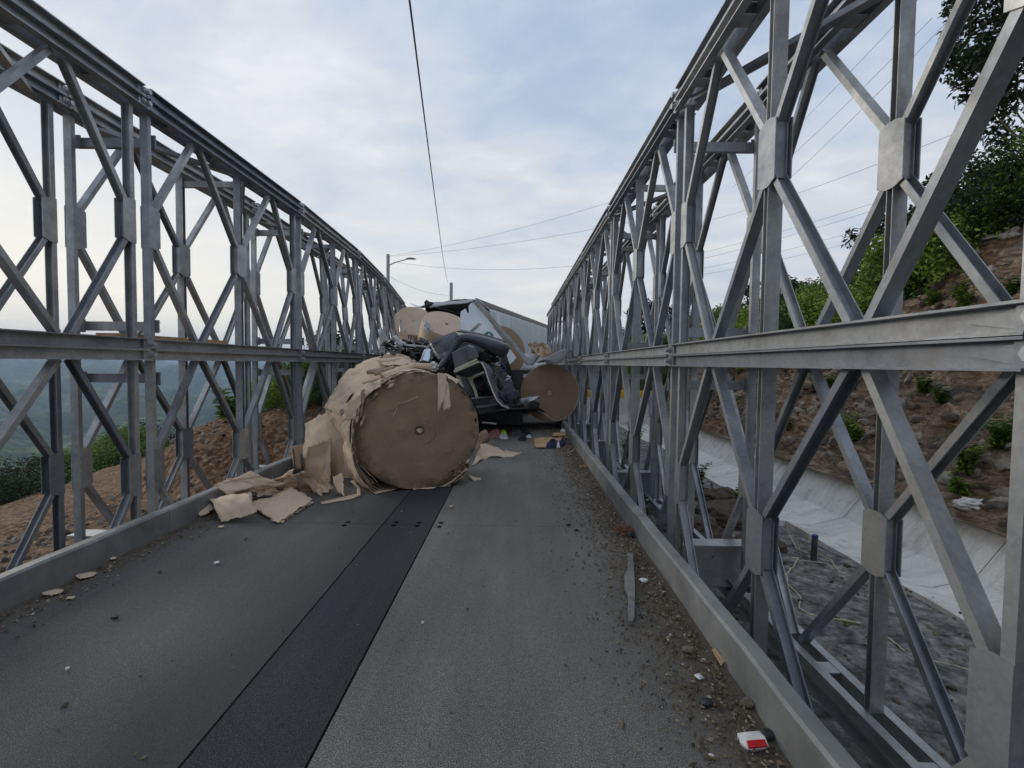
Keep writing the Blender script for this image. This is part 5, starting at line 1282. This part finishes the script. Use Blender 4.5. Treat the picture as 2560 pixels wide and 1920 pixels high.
for i, (x, y, s, lab) in enumerate([(2.7, 7.0, .34, 'grey boulder beside the transom behind the right truss'), (3.3, 7.5, .40, 'flat boulder near the drain behind the right truss'), (2.3, 8.2, .36, 'boulder under the far right transom'), (3.7, 8.6, .30, 'smaller boulder beside the weeds'), (2.9, 9.3, .45, 'boulder in the shade of the right truss'), (3.3, 6.4, .22, 'broken rock on the gravel right of the truss')]):
    bm = bmesh.new(); bmesh.ops.create_icosphere(bm, subdivisions=4, radius=1)
    for v in bm.verts:
        d_ = v.co.copy(); v.co = Vector((d_.x*s*1.3, d_.y*s, d_.z*s*.65))*(1+.4*fbm(d_.x*1.2+i*5, d_.y*1.2, d_.z*1.2, 5, .8))
    me = bpy.data.meshes.new('boulder'); bm.to_mesh(me); bm.free(); me.materials.append(M['stone']); o = link('boulder', me, None, (x, y, surf(x, y)+s*.15)); tag(o, lab, 'rock')

# ------------------------------------------------------------------ litter along the kerbs
def litter(name, n, xf, lab, seed):
    r_ = random.Random(seed); mb = MB()
    for i in range(n):
        y = r_.uniform(.6, 11) if r_.random() < .8 else r_.uniform(.6, 18); x = xf(r_, y); s = r_.uniform(.004, .013)*(1.6 if r_.random() < .08 else 1)
        a = r_.uniform(0, 6.28); t = r_.uniform(-.5, .5); c_ = Vector((x, y, .004+r_.random()*.006))
        d = Vector((math.cos(a), math.sin(a), t*.5)); w_ = Vector((-math.sin(a), math.cos(a), r_.uniform(-.4, .4)))*r_.uniform(.3, .8)
        mb.add([c_-d*s, c_+w_*s, c_+d*s+Vector((0, 0, s*.5)), c_-w_*s, c_+Vector((0, 0, s*.7))], [(0, 3, 4), (3, 2, 4), (2, 1, 4), (1, 0, 4), (0, 1, 2, 3)])
    o = mb.build(name, M['litter']); tag(o, lab, 'litter', kind='stuff')
litter('leaf_litter', 9000, lambda r_, y: 1.02-abs(r_.gauss(0, .24)), 'dry leaf crumbs and grit along the right kerb', 1)
litter('leaf_litter', 3000, lambda r_, y: -2.98+abs(r_.gauss(0, .16)), 'dry leaf crumbs and grit along the left kerb', 2)
litter('leaf_litter', 500, lambda r_, y: r_.uniform(-2.9, 1.0), 'scattered grit on the middle of the deck', 3)
mb = MB()
for i in range(130):
    x = 1.0-abs(rng.gauss(0, .16)); y = rng.uniform(1.0, 9); s = .006*math.exp(rng.uniform(0, 1.0)); mb.add(*stone_geo(rng, (x, y, s*.35), s))
o = mb.build('pebbles', M['stone']); tag(o, 'small grey pebbles in the litter by the right kerb', 'pebbles', kind='stuff')

# ------------------------------------------------------------------ things lying on the deck
def P2(x, y, z=.006): return gp(1260+x*.5877, 1270+y*.5877, z)    # from the lower right enlargement
o = poly('metal_bar', [P2(527, 195, .03), P2(548, 197, .03), P2(558, 350, .03), P2(556, 470, .03), P2(548, 490, .03), P2(528, 485, .03), P2(527, 370, .03), P2(513, 345, .03), P2(513, 285, .03), P2(526, 270, .03)], 'rail_alu', .028, .0, 0, smooth=False); bevel(o, .004); tag(o, 'pale grey metal bar lying on the deck beside the leaf litter', 'metal bar')
rf = empty('reflector', P2(1060, 1000, 0)); tag(rf, 'broken white and red reflector lying near the right kerb', 'reflector')
put(poly('housing', [P2(992, 962, .02), P2(1085, 953, .03), P2(1112, 975, .03), P2(1126, 1010, .02), P2(1110, 1022, .01), P2(1040, 1028, .01), P2(1005, 1000, .01)], 'white_bit', .018, .004, 1), rf)
put(poly('red_lens', [P2(1032, 992, .034), P2(1108, 986, .036), P2(1120, 1014, .03), P2(1042, 1022, .026)], 'red_lens', .008, 0, 0, smooth=False), rf)
for i, (x, y, s, m_, lab) in enumerate([(593, 308, .030, 'white_bit', 'small white scrap right of the grey metal bar'), (605, 312, .02, 'black_plastic', 'tiny black piece touching the white scrap'), (785, 602, .030, 'stone', 'rounded grey pebble in the litter'), (882, 1055, .012, 'white_bit', 'white bottle cap in the litter near the reflector'), (1112, 962, .03, 'black_plastic', 'black lump behind the reflector'), (1040, 830, .03, 'stone', 'dark pebble close to the right kerb'), (860, 828, .028, 'black_plastic', 'black fragment in the leaf litter')]):
    lump('scrap', P2(x, y, s*.5), (s, s*.8, s*.5), m_, 130+i, lab, 'scrap', f=2, a=.4, sub=3)
o = poly('scrap', [P2(806, 712, .01), P2(830, 705, .02), P2(856, 725, .01), P2(830, 732, .015)], 'white_bit', .003, .006, 1); tag(o, 'pale bent plastic flake in the leaf litter', 'scrap')
o = poly('wood_splinter', [P2(885, 605, .03), P2(900, 600, .035), P2(940, 655, .02), P2(925, 668, .02)], 'wood', .012, 0, 0, smooth=False); tag(o, 'wooden splinter leaning on the right kerb', 'wood')
lump('rag', P2(515, 97, .025), (.07, .05, .035), 'rag', 140, 'orange-brown rag by the right kerb', 'rag', f=3, a=.8)
lump('rag', P2(538, 115, .02), (.03, .03, .03), 'black_plastic', 141, 'black cap beside the orange-brown rag', 'cap', f=2, a=.3)
for i, (x, y, s, lab) in enumerate([(225, 360, .055, 'crumpled beige paper scrap near the left kerb'), (300, 382, .025, 'tiny pale scrap beside the beige paper scrap'), (365, 290, .065, 'torn beige paper scrap against the left kerb'), (480, 215, .025, 'pinkish scrap at the foot of the left kerb')]):
    c_ = gp(x*.5877, 1270+y*.5877, .012); mb = []
    o = poly('paper_scrap', [c_+Vector((s*math.cos(t*.7)*(.7+.5*rng.random()), s*.8*math.sin(t*.7)*(.7+.5*rng.random()), .01*rng.random())) for t in range(9)], 'kraft', .003, .015, 2, seed=i); tag(o, lab, 'paper')
for i, (x, y, s, m_, lab) in enumerate([(920, 234, .022, 'white_bit', 'small pale chip in the left lane'), (285, 687, .010, 'white_bit', 'white speck of gravel in the left lane'), (487, 467, .022, 'black_plastic', 'black lump in the left lane'), (940, 82, .03, 'kraft', 'tan paper chip in front of the paper heap'), (680, 272, .014, 'stone', 'little stone in the left lane'), (1797, 490, .008, 'white_bit', 'white chip in the right lane')]):
    c_ = gp(x*.5877, 1270+y*.5877, .008)
    o = poly('chip', [c_+Vector((s*math.cos(t)*(.7+.5*rng.random()), s*math.sin(t)*(.7+.5*rng.random()), .004)) for t in (0, 1.1, 2.3, 3.6, 5)], m_, .010, 0, 0, smooth=False); tag(o, lab, 'chip')
o = poly('paper_scrap', [G4(1775, 1145, .01), G4(1815, 1140, .012), G4(1785, 1160, .01)], 'kraft', .003, 0, 0); tag(o, 'tan triangular paper scrap in front of the largest roll', 'paper')
# clothes thrown out of the cab
def cloth(pts8, mat, lab, h, seed, cat='clothing'):
    """heap of fabric over a deck outline"""
    P_ = [G8(x, y, 0) for x, y in pts8]; c_ = sum(P_, Vector())/len(P_); mb = MB(); n, m = 40, 12
    for j in range(m+1):
        for i in range(n):
            t = i/n*len(P_); a = P_[int(t) % len(P_)].lerp(P_[(int(t)+1) % len(P_)], t-int(t)); q = 1-j/m
            p = c_.lerp(a, q*(1+.12*fbm(i*.35, j*.3, seed)))
            p.z = .004+h*(1-q**3)*(.65+.9*fbm(p.x*7+seed, p.y*7, seed, 4))+.006*j/m
            p.z = max(.004, p.z); mb.v.append(p)
    mb.f += [(j*n+i, j*n+(i+1) % n, (j+1)*n+(i+1) % n, (j+1)*n+i) for j in range(m) for i in range(n)]
    o = mb.build('cloth', M[mat], None, True); tag(o, lab, cat); return o
cloth([(378, 275), (470, 225), (580, 215), (575, 290), (430, 305)], 'pink_cloth', 'pink garment lying on the deck under the cab', .10, 1)
cloth([(530, 250), (600, 222), (655, 235), (660, 285), (560, 290)], 'hivis', 'neon yellow safety vest crumpled beside the pink garment', .09, 2)
cloth([(525, 275), (600, 260), (670, 300), (660, 325), (560, 320)], 'white_cloth', 'white crumpled cloth in front of the yellow vest', .07, 3)
cloth([(660, 250), (720, 215), (820, 225), (900, 250), (890, 285), (690, 290)], 'grey_cloth', 'dark grey garment beside the yellow vest', .10, 4)
cloth([(790, 320), (850, 290), (930, 310), (905, 355), (840, 350)], 'black_cloth', 'small black garment in front of the dark grey one', .07, 5)
cloth([(790, 200), (860, 182), (960, 230), (1000, 275), (900, 280), (820, 240)], 'black_cloth', 'black garment under the edge of the cab', .10, 6)
cloth([(905, 295), (985, 280), (990, 305), (920, 305)], 'white_cloth', 'white cloth corner beside the black garments', .05, 7)
cloth([(1165, 420), (1230, 365), (1330, 355), (1470, 365), (1470, 410), (1390, 440), (1230, 460)], 'navy_cloth', 'navy blue garment on the broken plywood', .10, 8)
cloth([(1325, 430), (1380, 405), (1385, 445), (1335, 450)], 'white_cloth', 'white sleeve of the navy garment', .095, 9)
for i, (pts, m_, lab) in enumerate([([(1015, 315), (1120, 300), (1240, 295), (1330, 310), (1410, 290), (1390, 345), (1200, 370), (1035, 375)], 'ply', 'broken plywood board on the deck near the right kerb'), ([(1030, 385), (1200, 372), (1190, 430), (1050, 432)], 'ply', 'second plywood piece in front of the broken board'), ([(1290, 235), (1465, 235), (1465, 270), (1280, 278)], 'ply', 'small rectangular plywood piece by the right kerb'), ([(1450, 285), (1495, 287), (1490, 298), (1448, 297)], 'wood', 'tiny wooden chip by the right kerb')]):
    o = poly('plywood', [G8(x, y, .02+.01*i) for x, y in pts], m_, .018, .0, 0, smooth=False); tag(o, lab, 'plywood')
lump('foam', G8(1425, 215, .05), (.06, .05, .05), 'white_bit', 150, 'white foam lump on the small plywood piece', 'foam', f=2, a=.5)
mb = MB(); mb.tube([G8(1120, 150, .05), G8(1190, 160, .03), G8(1290, 150, .03), G8(1400, 80, .12)], .008, 6); o = mb.build('metal_rod', M['rail_alu']); tag(o, 'thin bent metal rod on the deck under the right roll', 'rod')
mb = MB(); mb.tube([G8(1485, 505, .02), G8(1550, 490, .03), G8(1580, 455, .05)], .010, 6); o = mb.build('stick', M['wood']); tag(o, 'short bent stick beside the navy garment', 'stick')
mb = MB(); mb.box((-.05, -.012, 0), (.06, .012, .03)); o = mb.build('wood_splinter', M['wood']); o.location = G8(1700, 710, .01); o.rotation_euler = (0, 0, .3); tag(o, 'short pinkish wood offcut by the right kerb', 'wood')
# plank left on the middle chord of the left truss
mb = MB(); p0 = Vector((CX-2.30, 4.9, ZM+.105)); mb.box((-.10, -.02, 0), (.10, 1.42, .035)); o = mb.build('plank', M['wood']); o.location = (CX-2.66, 4.22, ZM+.105); o.rotation_euler = (0, 0, R(-4)); tag(o, 'timber plank resting on the left truss', 'plank')

# ------------------------------------------------------------------ beside the bridge, right
def RG(x, y, dz=0.): # point on the gravel right of the truss, from the enlargement at 1600,1240
    px, py = 1600+x*.434, 1240+y*.434; p = hit(px, py, 1.5, 20)
    return p+Vector((0, 0, .028+dz)) if p else gp(px, py, -.9)
st = empty('stake', RG(998, 378)); tag(st, 'short dark pipe stake with a blue top standing in the gravel', 'stake')
mb = MB(); mb.cyl((0, 0, -.05), (.01, 0, .30), .035, n=14); mb.build('pipe', M['dark_steel'], st)
mb = MB(); mb.cyl((.01, 0, .285), (.0105, 0, .315), .037, n=14); mb.build('blue_top', M['blue_paint'], st)
def rope(pts, r_, lab, mat='rope'):
    Q = [RG(x, y) for x, y in pts]; fine_ = []
    for a, b_ in zip(Q, Q[1:]):
        for i in range(4):
            p = a.lerp(b_, i/4)+Vector((.012*fbm(a.x*9+i, a.y*9, 1), .012*fbm(a.x*9+i, a.y*9, 5), 0)); fine_.append(p)
    fine_.append(Q[-1]); mb = MB(); mb.tube(fine_, r_, 5); o = mb.build('twine', M[mat], None, True); tag(o, lab, 'twine')
rope([(862, 235), (880, 270), (900, 310), (975, 345)], .005, 'thin yellow twine leading to the pipe stake')
rope([(1020, 345), (1100, 380), (1130, 430), (1150, 450)], .005, 'thin yellow twine right of the pipe stake')
rope([(870, 368), (910, 370), (885, 420), (845, 460), (850, 520), (925, 600), (915, 660), (970, 700), (1080, 715), (1160, 728)], .007, 'frayed yellow twine winding over the gravel')
rope([(1160, 728), (1270, 750)], .010, 'thick flattened end of the yellow twine')
rope([(1370, 790), (1450, 850), (1520, 908)], .008, 'straight length of yellow twine on the gravel')
rope([(1640, 955), (1760, 985), (1900, 1022)], .006, 'pale twine near the right edge of the gravel')
rope([(910, 380), (1080, 400), (1090, 420)], .004, 'thin strand of yellow twine across the gravel')
o = poly('leaf', [RG(1168, 760, .01), RG(1190, 742, .01), RG(1215, 758, .01), RG(1190, 772, .01)], 'leaf_bright', .002, 0, 0); tag(o, 'yellow-green fallen leaf beside the twine', 'leaf')
lump('boulder', hit(2430, 1262) or (6, 5.5, -.2), (.16, .16, .08), 'concrete', 160, 'lump of spilled concrete on the lip of the drain', 'rock', f=2.5, a=.5)

# ------------------------------------------------------------------ poles, lamp and wires
def pole(px, ptop, Y, r_, lab, z0=-.2):
    t_ = at(px, ptop, Y); root = empty('utility_pole', (t_.x, t_.y, z0), lab, 'pole')
    mb = MB(); mb.cyl((0, 0, 0), (0, 0, t_.z-z0), r_*1.1, r_, n=10); mb.build('pole_shaft', M['pole'], root, True); return root, t_
lp, lt = pole(970, 636, 34, .12, 'street lamp pole with a curved arm left of the trailer')
arm = [at(x, y, 34-.15*i) for i, (x, y) in enumerate(((972, 664), (985, 657), (1003, 652), (1018, 648)))]
mb = MB(); mb.tube(arm, .035, 6); put(mb.build('lamp_arm', M['pole']), lp)
e = arm[-1]; mb = MB(); secs = []
for t, w_, h_ in ((0, .08, .06), (.2, .13, .10), (.45, .15, .11), (.65, .10, .06), (.72, .03, .02)):
    mb.v += [e+Vector((t-.08, -w_, 0)), e+Vector((t-.08, w_, 0)), e+Vector((t-.08, w_*.6, h_)), e+Vector((t-.08, -w_*.6, h_))]
mb.f += [(i*4+a, i*4+(a+1) % 4, i*4+4+(a+1) % 4, i*4+4+a) for i in range(4) for a in range(4)]+[(3, 2, 1, 0), (16, 17, 18, 19)]
put(mb.build('lamp_head', M['pole'], None, True), lp)
lp2, l2 = pole(1128, 707, 44, .15, 'plain utility pole above the torn trailer roof')
def wire(pts, r_, lab):
    mb = MB(); mb.tube(pts, r_, 5); o = mb.build('cable', M['wire'], None, True); tag(o, lab, 'cable')
def span(a, b_, sag, n=16): return [a.lerp(b_, i/n)+Vector((0, 0, -sag*4*(i/n)*(1-i/n))) for i in range(n+1)]
wire(span(at(1016, -60, 4.2), at(1120, 708, 44), .45, 30), .010, 'thick black cable running from overhead down to the plain pole')
wire(span(at(972, 640, 34), at(1700, 450, 20), .35), .006, 'upper thin cable crossing the sky to the right truss')
wire(span(at(972, 641, 34), at(1700, 530, 22), .3), .006, 'second thin cable crossing the sky under the upper one')
wire(span(at(985, 655, 34), at(1560, 650, 28), .55), .008, 'sagging cable between the lamp pole and the right truss')
wire(span(at(972, 690, 34), at(1124, 738, 44), .35), .008, 'slack cable between the two poles')
for i, (a, b_, Y0, Y1_) in enumerate([((1830, 470), (2330, -40), 30, 16), ((1850, 500), (2330, 45), 30, 16), ((1900, 510), (2400, 20), 30, 16), ((1740, 560), (2420, 320), 30, 18), ((1720, 640), (2560, 380), 32, 18), ((1720, 655), (2560, 400), 32, 18), ((1700, 680), (2250, 545), 34, 24), ((1700, 695), (2300, 560), 34, 24)]):
    wire(span(at(*a, Y0), at(*b_, Y1_), .25), .007, ['highest', 'second', 'third', 'fourth', 'fifth', 'sixth', 'seventh', 'lowest'][i]+' of the cables seen through the right truss, counted from the top')
# yellow barrier and low wall at the far end of the drain
br = empty('road_barrier', (4.4, 19.5, surf(4.4, 19.5))); tag(br, 'yellow topped concrete barrier beyond the right truss', 'barrier')
mb = MB(); mb.box((-1.6, -.15, 0), (2.2, .15, 1.15)); mb.build('wall', M['concrete'], br)
mb = MB(); mb.box((-1.6, -.17, 1.153), (2.2, .17, 1.42)); mb.build('yellow_band', M['yellow_paint'], br)
mb = MB(); mb.box((-.9, -.19, 1.16), (-.6, .19, 1.41)); mb.build('black_band', M['black_plastic'], br)

# ------------------------------------------------------------------ haze in the valley air
mb = MB(); mb.box((-27500, -27500, -900), (27500, 27500, 330)); hz = mb.build('haze', M['wire']); hz['kind'] = 'stuff'
hm = bpy.data.materials.new('haze'); hm.use_nodes = True; t = hm.node_tree; t.nodes.clear()
pv = t.nodes.new('ShaderNodeVolumePrincipled'); out = t.nodes.new('ShaderNodeOutputMaterial'); t.links.new(pv.outputs[0], out.inputs['Volume'])
pv.inputs['Color'].default_value = (.56, .74, 1., 1); pv.inputs['Density'].default_value = 1.25e-4; pv.inputs['Anisotropy'].default_value = .0
hz.data.materials.clear(); hz.data.materials.append(hm)
